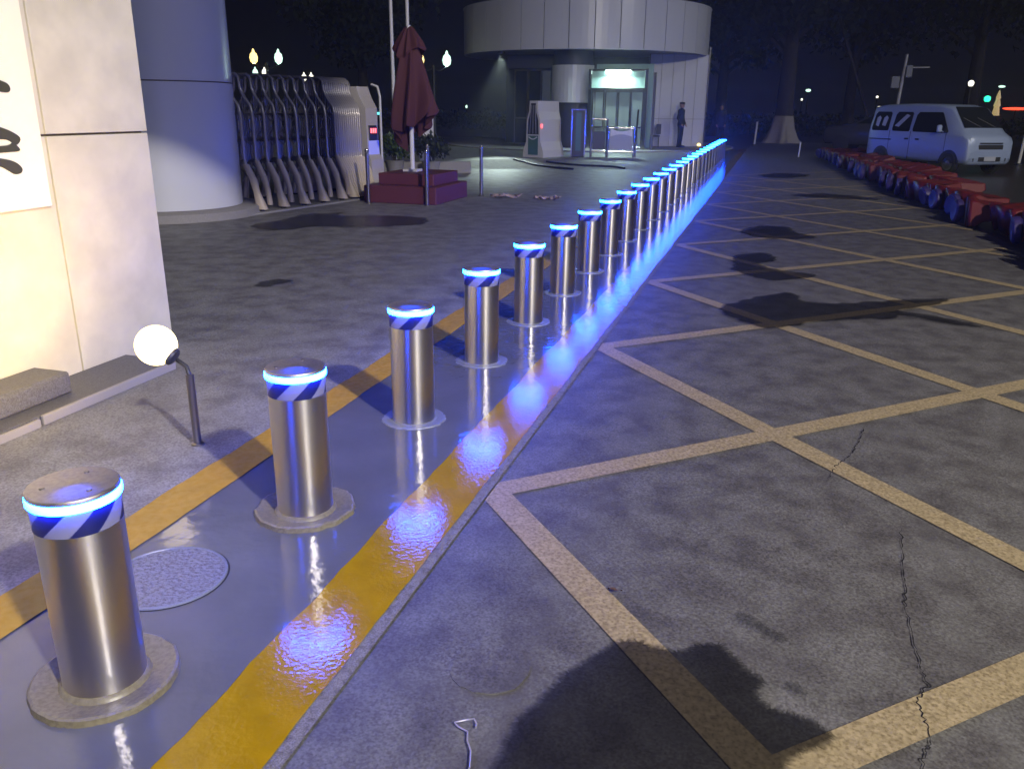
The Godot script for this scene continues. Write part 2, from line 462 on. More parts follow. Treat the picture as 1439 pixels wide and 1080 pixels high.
func ground() -> void:
	var st := S()
	sheet(st, rect(-400, 400, -500, 60), -0.05)
	struct("ground", st, M.far_ground)
	st = S()
	sheet(st, rect(-1.0, 2.9, -46, 8), 0.0)
	struct("road", st, M.asphalt)
	st = S()
	sheet(st, PackedVector2Array([Vector2(2.9, 8), Vector2(30, 8), Vector2(30, -46), Vector2(2.9, -46)]), -0.004)
	struct("parking_lot", st, M.dark_asphalt)
	st = S()
	sheet(st, rect(-30, -2.25, -44, 8), 0.0)
	struct("forecourt", st, M.forecourt)
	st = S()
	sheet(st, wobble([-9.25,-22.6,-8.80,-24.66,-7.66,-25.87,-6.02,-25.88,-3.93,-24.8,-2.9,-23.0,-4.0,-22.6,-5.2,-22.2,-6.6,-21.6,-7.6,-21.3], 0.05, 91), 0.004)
	struct("light_pool_sheet", st, M.light_pool_tone)  # pale sheet shaped like the pool of light on this ground
	st = S()
	sheet(st, rect(-2.07, -1.285, -36, 6), 0.003)
	struct("bollard_strip", st, M.grey_paint)
	# the two yellow bands, with hand-painted wavering edges
	for band in [[-1.29, -1.03, "yellow_paint"], [-2.26, -2.06, "yellow_paint_dry"]]:
		st = S()
		var f := noise(0.9, 3, FastNoiseLite.TYPE_SIMPLEX, 77)
		var z := 4.0
		while z > -36.0:
			var dz := 0.06 if z > -8 else 0.6
			var e := []
			for zz in [z, z - dz]:
				e.append([band[0] + 0.012 * f.get_noise_1d(zz) + 0.006 * f.get_noise_1d(zz * 9 + 40), band[1] + 0.010 * f.get_noise_1d(zz + 300) + 0.003 * f.get_noise_1d(zz * 9)])
			face(st, [Vector3(e[0][0], 0.008, z), Vector3(e[0][1], 0.008, z), Vector3(e[1][1], 0.008, z - dz), Vector3(e[1][0], 0.008, z - dz)], Vector3(-1.6, -9, z))
			z -= dz
		struct("yellow_line", st, M[band[2]])
	st = S()
	sheet(st, rect(-1.05, -0.992, -38, 6), 0.0055)
	struct("strip_edge", st, M.strip_edge)
	# yellow diagonal grid on the road: zigzags that meet at the strip's edge
	var grid := Node3D.new()
	grid.name = "road_markings"
	grid.set_meta("kind", "structure")
	add_child(grid)
	var w := 0.062
	for k in range(-2, 9):
		var z0 := -3.0 - 2.34 * k
		for dir in [Vector2(1.13, -1.04), Vector2(1.13, 1.30)]:
			var a := Vector2(-0.985, z0)
			var d: Vector2 = dir.normalized()
			var n := Vector2(-d.y, d.x) * w
			var length := 5.2
			# stop at the row of barriers and run under it a little
			for q in 60:
				var p := a + d * (q * 0.1)
				if p.x > 2.75 or p.y > 3.0 or p.y < -27.0:
					length = q * 0.1
					break
			if length < 0.3: continue
			var b := a + d * length
			var c0 := a + n
			var c1 := a - n
			# cut square to the strip edge
			c0 -= d * ((c0.x + 0.985) / d.x); c1 -= d * ((c1.x + 0.985) / d.x)
			st = S()
			var y := 0.004 if dir.y < 0 else 0.0045
			face(st, [Vector3(c0.x, y, c0.y), Vector3(b.x + n.x, y, b.y + n.y), Vector3(b.x - n.x, y, b.y - n.y), Vector3(c1.x, y, c1.y)], Vector3(a.x, -9, a.y))
			obj("painted_line", st, M.faded_paint, grid)
	wet_patch([-0.49,-1.47,-0.50,-1.68,-0.47,-1.80,-0.42,-1.93,-0.36,-2.04,-0.31,-2.12,-0.24,-2.16,-0.14,-2.14,-0.08,-2.19,-0.02,-2.21,0.04,-2.18,0.10,-2.10,0.15,-2.08,0.15,-2.05,0.12,-2.00,0.15,-1.97,0.21,-1.97,0.29,-1.94,0.36,-1.94,0.32,-1.88,0.21,-1.76,0.14,-1.63,0.1,-1.4,-0.3,-1.3], 0.62, 0.014, 1, 0.025)
	wet_patch([0.02,-2.36,0.06,-2.40,0.11,-2.36,0.17,-2.33,0.21,-2.28,0.17,-2.26,0.11,-2.30,0.05,-2.32], 0.3, 0.012, 14, 0.018)
	wet_patch([0.17,-2.08,0.20,-2.10,0.25,-2.07,0.24,-2.03,0.20,-2.03], 0.3, 0.010, 15, 0.014)
	wet_patch([-0.29,-6.74,-0.11,-7.16,0.12,-7.48,0.30,-7.57,0.42,-7.26,0.66,-7.29,0.99,-7.49,1.38,-7.71,1.58,-7.75,1.45,-7.48,1.14,-7.16,1.43,-7.01,1.68,-6.77,1.44,-6.77,1.14,-6.95,0.97,-6.80,0.52,-6.59,0.25,-6.28,0.05,-6.21,-0.14,-6.41], 0.60, 0.03, 2, 0.03)
	wet_patch([-0.30,-9.33,-0.09,-9.70,0.14,-9.59,0.16,-9.17,0.00,-8.98,0.21,-8.72,0.58,-8.49,0.41,-8.28,0.15,-8.08,-0.12,-8.28,-0.29,-8.70], 0.60, 0.05, 3, 0.04)
	wet_patch([-0.35,-11.40,-0.10,-12.09,0.28,-12.16,0.45,-11.57,0.71,-11.26,0.40,-10.96,0.06,-10.89,-0.23,-11.11], 0.60, 0.06, 4, 0.06)
	wet_patch([0.32,-16.81,0.93,-17.50,1.56,-17.32,2.06,-16.69,1.62,-16.51,0.89,-16.62], 0.60, 0.08, 5, 0.08)
	wet_patch([-0.30,-22.03,0.30,-23.07,0.98,-22.60,0.61,-21.48,-0.04,-21.19], 0.60, 0.1, 6, 0.1)
	wet_patch([-6.57,-9.61,-6.53,-10.42,-6.5,-11.0,-6.08,-11.40,-5.98,-11.07,-5.20,-11.37,-4.58,-11.09,-4.49,-10.49,-5.02,-10.06,-5.71,-9.79,-5.97,-9.34], 0.60, 0.06, 7, 0.06)
	wet_patch([-4.33,-6.28,-4.32,-6.52,-4.21,-6.63,-4.04,-6.59,-4.08,-6.37,-4.19,-6.20], 0.5, 0.03, 8, 0.04)
	for c in [[[0.59,-4.30,0.55,-4.09,0.49,-3.88,0.42,-3.73,0.36,-3.51], 0.0028], [[0.62,-3.2,0.59,-2.86,0.56,-2.57,0.56,-2.31,0.57,-2.19,0.53,-2.12,0.54,-1.97,0.51,-1.88,0.5,-1.7], 0.0022]]:
		st = S()
		ribbon(st, c[0], c[1], 0.0052, 12)
		struct("road_crack", st, M.crack)

# ---------------------------------------------------------------- bollards
func bollards() -> void:
	var ordinals := ["nearest", "second", "third", "fourth", "fifth", "sixth", "seventh", "eighth", "ninth", "tenth", "eleventh", "twelfth", "thirteenth", "fourteenth", "fifteenth", "sixteenth", "seventeenth", "eighteenth", "nineteenth", "twentieth", "twenty-first", "twenty-second", "twenty-third", "twenty-fourth", "twenty-fifth", "twenty-sixth", "farthest"]
	var body := S()
	lathe(body, [Vector2(0.1075, 0.0), Vector2(0.1075, 0.498)], 48)
	var tape := S()
	lathe(tape, [Vector2(0.1085, 0.498), Vector2(0.1085, 0.5625)], 48)
	var ring := S()
	lathe(ring, [Vector2(0.104, 0.563), Vector2(0.1125, 0.5645), Vector2(0.1145, 0.568), Vector2(0.1145, 0.583), Vector2(0.1130, 0.5870), Vector2(0.104, 0.588)], 48)
	var cap := S()
	lathe(cap, [Vector2(0.104, 0.568), Vector2(0.104, 0.5885), Vector2(0.1125, 0.589), Vector2(0.1125, 0.595), Vector2(0.110, 0.599), Vector2(0.105, 0.6005), Vector2(0.0, 0.6015)], 48)
	var screw := S()
	for k in 3:
		var a := 0.5 + k * TAU / 3
		lathe(screw, [Vector2(0.007, 0.6), Vector2(0.007, 0.6035), Vector2(0.0, 0.604)], 8, Transform3D(Basis(), Vector3(cos(a) * 0.07, 0, sin(a) * 0.07)))
	for st in [body, tape, ring, cap, screw]: st.generate_normals()
	body.generate_tangents()
	var meshes := [body.commit(), tape.commit(), ring.commit(), cap.commit(), screw.commit()]
	var ragged := noise(1.3, 4, FastNoiseLite.TYPE_SIMPLEX, 8)
	for i in 27:
		var z := -(1.5256 + 1.0802 * i)
		var turn: float = rng.randf_range(0, TAU) if i > 2 else [0.25, 0.1, 0.75][i]
		var where := "on a cream cement collar" if i < 2 else "in the glowing row"
		var o := thing("rising_bollard", "%s steel bollard with blue light ring, counted from the camera, %s" % [ordinals[i], where], "bollard", Vector3(-1.637, 0.003, z), turn, "steel bollards with blue light rings in a row")
		part("steel_body", meshes[0], M.steel, o)
		part("reflective_tape", meshes[1], M.tape, o)
		part("light_ring", meshes[2], M.blue_ring, o)
		part("top_cap", meshes[3], M.cap_steel, o)
		if i < 4: part("cap_screws", meshes[4], M.dull_steel, o)
		var fl := S()
		var big := 0.195 if i < 2 else 0.165
		var edge := func(r: float, a: float, _y: float) -> float:
			return r if r < 0.12 else r * (1.0 + (0.03 if i == 0 else 0.06) * ragged.get_noise_3d(cos(a) * 2, sin(a) * 2, i * 9.0) + (0.008 if i == 0 else 0.04) * ragged.get_noise_3d(cos(a) * 6, sin(a) * 6, i * 9.0 + 40))
		var hgt := 0.022 if i < 2 else 0.007
		lathe(fl, [Vector2(big, 0.0), Vector2(big * 0.985, hgt * 0.8), Vector2(big * 0.95, hgt), Vector2(big * 0.90, hgt * 0.92), Vector2(big * 0.72, hgt * 0.5), Vector2(0.120, hgt * 0.35), Vector2(0.112, hgt * 0.9), Vector2(0.107, hgt * 1.0)], 64 if i < 6 else 20, Transform3D(), edge)
		obj("base_collar", fl, M.flange_cement if i < 2 else M.flange_painted, o)
		var l := OmniLight3D.new()
		l.name = "ring_light"
		l.light_color = Color(0.0012, 0.055, 1.0).linear_to_srgb()
		l.light_energy = 0.12
		l.light_size = 0.125
		l.omni_range = 30.0; l.omni_attenuation = 2.0
		l.shadow_enabled = true
		l.position = Vector3(0, 0.579, 0)
		o.add_child(l)
	# manhole cover painted over between the first two
	var mh := thing("manhole_cover", "round manhole cover painted grey between the first two bollards", "manhole cover", Vector3(-1.83, 0.003, -2.02))
	var st := S()
	lathe(st, [Vector2(0.2, 0.0), Vector2(0.198, 0.006), Vector2(0.190, 0.007), Vector2(0.188, 0.003)], 48)
	obj("rim", st, M.flange_painted, mh)
	st = S()
	lathe(st, [Vector2(0.2055, 0.0005), Vector2(0.2, 0.0012)], 56)
	obj("gap", st, M.crack, mh)
	st = S()
	lathe(st, [Vector2(0.188, 0.004), Vector2(0.0, 0.004)], 48)
	obj("lid", st, M.lid_painted, mh)
	# a small filled core hole on the road
	st = S()
	lathe(st, [Vector2(0.115, 0.0), Vector2(0.115, 0.0035), Vector2(0.0, 0.0035)], 40, Transform3D(Basis(), Vector3(-0.63, 0, -1.9)), func(r: float, a: float, _y: float) -> float: return r * (1.0 + 0.04 * ragged.get_noise_2d(cos(a) * 2, sin(a) * 2)))
	tag(obj("filled_hole", st, M.asphalt), "faint round filled hole in the asphalt beside the wet patch", "road patch")

# ---------------------------------------------------------------- left: wall, column, floodlight
func left_wall() -> void:
	var w := thing("entrance_wall", "cream panelled wall with a lettered sign, lit by the floodlight", "wall", Vector3(-3.75, 0, 0))
	var st := S()
	box(st, Vector3(-0.36, 3.0, -1.76), Vector3(0.68, 6.0, 5.42))
	obj("core", st, M.joint, w)
	# panels: 12 mm joints show the core behind
	for row in [[0.0, 1.36], [1.372, 4.2], [4.212, 6.0]]:
		for col in [[-4.495, -3.712], [-3.700, -2.2], [-2.188, -0.7], [-0.688, 0.95]]:
			st = S()
			box(st, Vector3(-0.012, (row[0] + row[1]) / 2, (col[0] + col[1]) / 2), Vector3(0.03, row[1] - row[0], col[1] - col[0]), Basis(), 0.002)
			obj("panel", st, M.white_panel, w)
		st = S()
		box(st, Vector3(-0.36, (row[0] + row[1]) / 2, -4.482), Vector3(0.66, row[1] - row[0], 0.026), Basis(), 0.002)
		obj("panel", st, M.white_panel, w)
	var sg := S()
	box(sg, Vector3(0.016, 2.6, -2.65), Vector3(0.026, 3.2, 2.0), Basis(), 0.003)
	var sign_o := obj("sign_board", sg, M.sign_face, w)
	# brush strokes at the sign's edge: the ends of characters that run out of view
	var strokes := [
		[[-3.36, 1.66], [-3.45, 1.635], [-3.49, 1.62], [-3.50, 1.595], [-3.48, 1.58], [-3.42, 1.585], [-3.34, 1.60]],
		[[-3.30, 1.43], [-3.42, 1.408], [-3.508, 1.362], [-3.478, 1.325], [-3.43, 1.352], [-3.30, 1.366]],
		[[-3.30, 1.318], [-3.43, 1.325], [-3.462, 1.335], [-3.496, 1.298], [-3.41, 1.292], [-3.30, 1.292]],
		[[-3.28, 1.275], [-3.40, 1.258], [-3.46, 1.238], [-3.49, 1.208], [-3.478, 1.186], [-3.44, 1.182], [-3.41, 1.20], [-3.36, 1.225], [-3.28, 1.232]]]
	for s in strokes:
		var poly := PackedVector2Array()
		var n: int = s.size()
		for i in n:
			for k in 4:
				var v: Vector2 = Vector2(s[i][0], s[i][1]).cubic_interpolate(Vector2(s[(i + 1) % n][0], s[(i + 1) % n][1]), Vector2(s[(i + n - 1) % n][0], s[(i + n - 1) % n][1]), Vector2(s[(i + 2) % n][0], s[(i + 2) % n][1]), k / 4.0)
				poly.append(Vector2(-v.x, v.y))
		st = S()
		prism(st, poly, 0.008, Transform3D(Basis(Vector3(0, 0, -1), Vector3(0, 1, 0), Vector3(1, 0, 0)), Vector3(0.033, 0, 0)))
		obj("stroke", st, M.sign_ink, sign_o)
	# unseen overhead beam, added to keep mast light off the column and gate
	st = S()
	box(st, Vector3(-1.55, 5.2, -4.1), Vector3(4.4, 1.9, 1.0), Basis(), 0.03)
	tag(obj("shade_beam", st, M.white_panel), "wide white beam overhead out of view, added to shade the column and gate", "beam")
	# low apron with a pale nosing, and a stone block
	var ap := thing("wall_apron", "low dark apron with a pale edge at the foot of the cream wall", "kerb", Vector3(0, 0, 0))
	st = S()
	box(st, Vector3(-3.56, 0.02, -1.75), Vector3(0.37, 0.05, 4.6), Basis(), 0.004)
	obj("slab", st, M.stone_dark, ap)
	st = S()
	box(st, Vector3(-3.362, 0.024, -3.52), Vector3(0.022, 0.052, 1.0), Basis(), 0.004)
	obj("nosing", st, M.stone_nosing, ap)
	st = S()
	box(st, Vector3(-3.358, 0.018, -2.0), Vector3(0.018, 0.044, 2.0), Basis(), 0.003)
	obj("nosing", st, M.stone_nosing, ap)
	st = S()
	box(st, Vector3(-3.62, 0.105, -2.42), Vector3(0.24, 0.12, 1.9), Basis(), 0.012)
	tag(obj("stone_block", st, M.stone_dark), "grey stone block lying on the apron against the cream wall", "stone block")
	# column with its plinth
	var c := thing("gate_column", "round white clad column beside the folding gate", "column", Vector3(-8.5, 0, -10.45))
	st = S()
	lathe(st, [Vector2(1.34, 0.0), Vector2(1.34, 0.11), Vector2(1.31, 0.13), Vector2(0.0, 0.13)], 64)
	obj("plinth", st, M.edge_cement, c)
	st = S()
	lathe(st, [Vector2(1.05, 0.13), Vector2(1.05, 7.0)], 64)
	obj("core", st, M.joint, c)
	for row in [[0.135, 1.82], [1.835, 3.6], [3.615, 5.4], [5.415, 7.0]]:
		st = S()
		lathe(st, [Vector2(1.05, row[0]), Vector2(1.065, row[0] + 0.002), Vector2(1.065, row[1] - 0.002), Vector2(1.05, row[1])], 72)
		obj("cladding_panel", st, M.cream_panel, c)
	# the floodlight on its post
	var f := thing("floodlight", "glowing floodlight on a short steel post lighting the cream wall", "floodlight", Vector3(-2.475, 0, -3.05))
	st = S()
	tube(st, [Vector3(0, 0, 0), Vector3(0, 0.35, 0)], 0.019, 14)
	lathe(st, [Vector2(0.03, 0), Vector2(0.03, 0.008), Vector2(0.019, 0.012)], 18)
	obj("post", st, M.dull_steel, f)
	var aim := Vector3(-0.80, 0.58, 0.16).normalized()
	var bx := aim.cross(Vector3.UP).normalized()
	var bs := Basis(bx, aim, bx.cross(aim))
	st = S()
	tube(st, [Vector3(0, 0.34, 0), Vector3(-0.012, 0.385, 0), Vector3(-0.075, 0.405, -0.02)], 0.010, 8)
	obj("bracket", st, M.lamp_black, f)
	var head := Vector3(-0.075, 0.405, -0.02)
	st = S()
	lathe(st, [Vector2(0.0, 0.008), Vector2(0.03, 0.010), Vector2(0.042, 0.018), Vector2(0.046, 0.032), Vector2(0.04, 0.036)], 28, Transform3D(bs, head))
	obj("housing", st, M.lamp_black, f)
	st = S()
	var dome := []
	for k in 15: dome.append(Vector2(maxf(0.0, 0.094 * cos(-1.05 + k * 2.62 / 14.0)), 0.115 + 0.094 * sin(-1.05 + k * 2.62 / 14.0)))
	lathe(st, dome, 32, Transform3D(bs, head))
	obj("lamp_lens", st, M.warm_lens, f)
	var l := SpotLight3D.new()
	l.name = "lamp_light"
	l.light_color = Color(1.0, 0.70, 0.20).linear_to_srgb()
	l.light_energy = 2.9
	l.light_size = 0.06
	l.spot_angle = 80; l.spot_angle_attenuation = 0.7; l.spot_range = 25; l.spot_attenuation = 2
	l.shadow_enabled = true
	f.add_child(l)
	l.position = head + aim * 0.125
	l.basis = Basis.looking_at(aim)

# ---------------------------------------------------------------- folding gate
func gate() -> void:
	var g := Vector3(0.19, 0, -0.98).normalized()
	var n := Vector3(-g.z, 0, g.x)
	var start := Vector3(-7.86, 0, -11.05)
	var o := thing("folding_gate", "stainless steel folding gate with splayed feet beside the round column", "gate", start, atan2(n.x, n.z) - PI / 2)
	# local x = across the gate (towards the forecourt), local z = against the run
	var prof := [Vector2(0.62, 0.10), Vector2(0.56, 0.34), Vector2(0.50, 0.52), Vector2(0.40, 0.66), Vector2(0.385, 0.80), Vector2(0.385, 1.38), Vector2(0.36, 1.52), Vector2(0.24, 1.66), Vector2(0.18, 1.78), Vector2(0.17, 1.92)]
	var path := []
	for p in prof: path.append(Vector3(p.x, p.y, 0))
	path.append(Vector3(0.10, 1.97, 0)); path.append(Vector3(-0.10, 1.97, 0))
	for i in range(prof.size() - 1, -1, -1): path.append(Vector3(-prof[i].x, prof[i].y, 0))
	var hoop := S()
	tube(hoop, path, 0.024, 10)
	var inner := S()
	for y in [0.70, 1.02, 1.40]: tube(inner, [Vector3(-0.38, y, 0), Vector3(0.38, y, 0)], 0.014, 6)
	for x in [-0.2, 0.0, 0.2]: tube(inner, [Vector3(x, 0.5, 0), Vector3(x, 1.9, 0)], 0.013, 6)
	var foot := S()
	for s in [1.0]:
		loft(foot, [ring_box(Vector3(s * 0.40, 0.70, 0), 0.05, 0.03), ring_box(Vector3(s * 0.53, 0.48, 0), 0.06, 0.04), ring_box(Vector3(s * 0.58, 0.30, 0), 0.05, 0.04), ring_box(Vector3(s * 0.66, 0.06, 0), 0.10, 0.055)])
	var wheel := S()
	for s in [1.0]:
		lathe(wheel, [Vector2(0.0, -0.015), Vector2(0.05, -0.015), Vector2(0.055, 0), Vector2(0.05, 0.015), Vector2(0.0, 0.015)], 14, Transform3D(Basis(Vector3(0, 1, 0), Vector3(1, 0, 0), Vector3(0, 0, -1)), Vector3(s * 0.64, 0.058, 0)))
	var sleeve := S()
	loft(sleeve, [ring_box(Vector3(0.39, 0.74, 0), 0.045, 0.03), ring_box(Vector3(0.51, 0.50, 0), 0.055, 0.035), ring_box(Vector3(0.575, 0.30, 0), 0.04, 0.035), ring_box(Vector3(0.60, 0.10, 0), 0.04, 0.035)])
	for st in [hoop, inner, foot, wheel, sleeve]: st.generate_normals()
	var me := [hoop.commit(), inner.commit(), foot.commit(), wheel.commit(), sleeve.commit()]
	var zs := []
	var z := 0.0
	for i in 22:
		zs.append(z)
		z -= 0.235 if i < 9 else 0.055
	for i in zs.size():
		var at := Transform3D(Basis(), Vector3(0, 0, zs[i]))
		var h := part("frame_hoop", me[0], M.gate_steel, o, at)
		part("inner_bars", me[1], M.dull_steel, h)
		if i % 2 == 0 or i > 9:
			for turned in [0.0, PI]:
				var ft := part("splayed_foot", me[2], M.gate_foot, o, at * Transform3D(Basis(Vector3.UP, turned), Vector3.ZERO))
				part("castor", me[3], M.tyre, ft)
		else:
			for turned in [0.0, PI]: part("leg_sleeve", me[4], M.gate_foot, o, at * Transform3D(Basis(Vector3.UP, turned), Vector3.ZERO))
	# scissor links between frames
	for i in range(0, zs.size() - 1):
		if zs[i] - zs[i + 1] < 0.1: continue
		for s in [-1.0, 1.0]:
			for y in [0.45, 0.95, 1.30]:
				var st := S()
				var xx: float = 0.30 * s
				tube(st, [Vector3(xx, y, zs[i]), Vector3(xx, y + 0.26, zs[i + 1])], 0.009, 6)
				tube(st, [Vector3(xx, y + 0.26, zs[i]), Vector3(xx, y, zs[i + 1])], 0.009, 6)
				obj("scissor_link", st, M.dull_steel, o)
	# motor head
	var mh := thing("gate_motor_unit", "upright drive unit with a red display at the end of the folding gate", "gate motor", start + g * (-z + 0.30), o.rotation.y)
	var st2 := S()
	var prf := PackedVector2Array([Vector2(-0.5, 0.08), Vector2(0.5, 0.08), Vector2(0.47, 0.62), Vector2(0.40, 0.74), Vector2(0.38, 1.5), Vector2(0.26, 1.70), Vector2(0.2, 1.86), Vector2(-0.2, 1.86), Vector2(-0.26, 1.70), Vector2(-0.38, 1.5), Vector2(-0.40, 0.74), Vector2(-0.47, 0.62)])
	prism(st2, prf, 0.34)
	obj("cabinet", st2, M.gate_box, mh)
	st2 = S()
	box(st2, Vector3(0.395, 1.08, 0.0), Vector3(0.03, 0.26, 0.22), Basis(), 0.006)
	obj("display_housing", st2, M.dark_metal, mh)
	st2 = S()
	for k in 3: box(st2, Vector3(0.413, 1.12, -0.06 + 0.06 * k), Vector3(0.006, 0.08, 0.04))
	obj("red_display", st2, M.red_light, mh)
	st2 = S()
	for k in [-0.18, 0.18]:
		for q in [-0.13, 0.13]: lathe(st2, [Vector2(0.0, -0.02), Vector2(0.05, -0.02), Vector2(0.05, 0.02), Vector2(0.0, 0.02)], 12, Transform3D(Basis(Vector3(0, 1, 0), Vector3(1, 0, 0), Vector3(0, 0, -1)), Vector3(0.44 * signf(k), 0.05, q)))
	obj("castors", st2, M.tyre, mh)
	st2 = S()
	box(st2, Vector3(0.41, 0.80, 0.0), Vector3(0.012, 0.30, 0.30))
	obj("blue_panel", st2, M.led_blue, mh)
	# rail kerb under the gate
	st2 = S()
	var mid := start + g * 1.6
	box(st2, start + g * 1.5 + Vector3(0, 0.012, 0), Vector3(1.5, 0.036, 5.0), Basis(Vector3.UP, o.rotation.y), 0.006)
	struct("gate_track", st2, M.edge_cement)

func ring_box(c: Vector3, hx: float, hz: float) -> Array:
	var r := []
	for k in 8:
		var a := TAU * (k + 0.5) / 8
		r.append(c + Vector3(hx * clampf(1.3 * cos(a), -1, 1), 0, hz * clampf(1.3 * sin(a), -1, 1)))
	return r

# ---------------------------------------------------------------- parasol and its platform
func parasol() -> void:
	var base := Vector3(-5.85, 0, -13.6)
	var p := thing("sentry_platform", "two-tier dark red platform under the closed parasol", "platform", base, 0.0)
	var st := S()
	box(st, Vector3(0, 0.14, 0), Vector3(1.3, 0.28, 1.5), Basis(), 0.012)
	obj("lower_step", st, M.red_plinth, p)
	st = S()
	box(st, Vector3(0.02, 0.375, -0.05), Vector3(1.0, 0.19, 1.15), Basis(), 0.012)
	obj("upper_step", st, M.red_plinth, p)
	var u := thing("parasol", "closed dark red parasol on a white pole above the red platform", "parasol", base + Vector3(-0.1, 0.47, -0.05))
	u.scale = Vector3(0.86, 1.0, 0.86)
	st = S()
	tube(st, [Vector3(0, 0, 0), Vector3(0, 2.33, 0)], 0.045, 14)
	obj("pole", st, M.white_paint, u)
	st = S()
	box(st, Vector3(0, 0.02, 0), Vector3(0.3, 0.04, 0.3), Basis(), 0.006)
	obj("foot_plate", st, M.white_paint, u)
	st = S()
	var fold := func(r: float, a: float, y: float) -> Vector2:
		var k := clampf((2.1 - y) / 1.3, 0.0, 1.0)
		var crease := 1.0 - 2.0 * absf(sin(4 * a + y * 0.9 + 0.5 * sin(2 * a)))
		var rr := r * (1.0 + (0.10 + 0.22 * k) * crease + 0.10 * sin(3 * a + 0.6) + 0.30 * k * cos(a - 0.4) + 0.04 * sin(13 * a + y * 7))
		return Vector2(rr, y + k * k * (0.07 * sin(3 * a + 1.0) + 0.05 * crease + 0.22 * cos(a - 0.4)))
	lathe(st, [Vector2(0.33, 0.66), Vector2(0.36, 0.72), Vector2(0.35, 0.95), Vector2(0.31, 1.25), Vector2(0.26, 1.55), Vector2(0.20, 1.85), Vector2(0.14, 2.03), Vector2(0.12, 2.10)], 96, Transform3D(), fold)
	obj("canopy", st, M.parasol_cloth, u)
	st = S()
	lathe(st, [Vector2(0.25, 1.90), Vector2(0.27, 1.94), Vector2(0.23, 2.04), Vector2(0.15, 2.17), Vector2(0.08, 2.28), Vector2(0.0, 2.34)], 64, Transform3D(), func(r: float, a: float, y: float) -> Vector2: return Vector2(r * (1.0 + 0.16 * (1.0 - 2.0 * absf(sin(4 * a + 0.7))) + 0.12 * sin(2 * a + y)), y + r * 0.35 * sin(2 * a + 0.8)))
	obj("vent_cap", st, M.parasol_cloth, u)
	st = S()
	for k in 8:
		var a := TAU * k / 8 + 0.2
		var q := Vector3(cos(a), 0, sin(a))
		tube(st, [q * 0.05 + Vector3(0, 2.1, 0), q * 0.12 + Vector3(0, 0.85, 0)], 0.008, 5)
	obj("ribs", st, M.dull_steel, u)
	var post0: Node3D
	var where := ["at the front corner of the red platform next to the folding gate", "at the front corner of the red platform nearest the bollards", "at the rear corner of the red platform on the booth side", "at the rear corner of the red platform behind the parasol pole"]
	var spots := [Vector3(-6.35, 0, -12.72), Vector3(-5.33, 0, -12.78), Vector3(-5.02, 0, -14.6), Vector3(-6.1, 0, -14.7)]
	for i in 4:
		var lb: String = "slim post " + where[i]
		if i == 0:
			post0 = thing("corner_post", lb, "post", spots[0], 0.0, "slim posts round the red platform")
			st = S()
			tube(st, [Vector3(0, 0, 0), Vector3(0, 0.82, 0)], 0.03, 12)
			obj("shaft", st, M.dull_steel, post0)
			st = S()
			lathe(st, [Vector2(0.032, 0.82), Vector2(0.036, 0.84), Vector2(0.03, 0.87), Vector2(0.0, 0.885)], 14)
			obj("cap", st, M.polished_steel, post0)
			st = S()
			lathe(st, [Vector2(0.06, 0.0), Vector2(0.06, 0.01), Vector2(0.03, 0.02)], 14)
			obj("base_plate", st, M.dull_steel, post0)
		else: copy(post0, lb, spots[i])
	var fp := thing("flagpole", "thin white pole rising behind the parasol, nearer the gate", "pole", Vector3(-8.9, 0, -19.4), 0.0, "thin white poles behind the parasol")
	st = S()
	tube(st, [Vector3(0, 0, 0), Vector3(0, 9, 0)], [0.045, 0.035], 10)
	obj("mast", st, M.white_paint, fp)
	st = S()
	lathe(st, [Vector2(0.1, 0), Vector2(0.1, 0.03), Vector2(0.045, 0.05)], 14)
	obj("base_flange", st, M.white_paint, fp)
	copy(fp, "thin white pole rising behind the parasol, nearer the booth", Vector3(-8.55, 0, -19.55))
	# low planter kerb with two shrubs in pots, and a board
	st = S()
	box(st, Vector3(-8.25, 0.14, -19.2), Vector3(2.6, 0.28, 0.35), Basis(Vector3.UP, 0.42), 0.015)
	tag(obj("planter_kerb", st, M.edge_cement), "low pale kerb wall behind the red platform", "kerb")
	st = S()
	box(st, Vector3(-8.32, 0.78, -20.0), Vector3(0.36, 1.56, 0.06), Basis(Vector3.UP, 0.3), 0.01)
	tag(obj("notice_board", st, M.white_paint), "pale upright board standing behind the parasol", "board")
	var spec := [[Vector3(-8.62, 0, -18.75), "leaf", "bright green shrub in a pot beside the parasol pole"], [Vector3(-7.72, 0, -18.8), "dark_leaf", "dark rounded shrub in a pot below the pale board"]]
	for s in spec:
		var pot := thing("potted_shrub", s[2], "shrub", s[0], 0.0, "potted shrubs behind the platform")
		st = S()
		lathe(st, [Vector2(0.16, 0), Vector2(0.22, 0.3), Vector2(0.24, 0.32), Vector2(0.2, 0.32), Vector2(0.0, 0.3)], 20)
		obj("pot", st, M.edge_cement, pot)
		st = S()
		for k in 5: tube(st, [Vector3(0, 0.28, 0), Vector3(rng.randf_range(-0.2, 0.2), 0.7, rng.randf_range(-0.2, 0.2))], [0.014, 0.005], 5)
		obj("stems", st, M.bark, pot)
		leaves(pot, "foliage", M[s[1]], [[Vector3(0, 0.68, 0), 0.34], [Vector3(0.2, 0.62, 0.05), 0.3], [Vector3(-0.18, 0.66, 0), 0.3]], 900, 0.10)

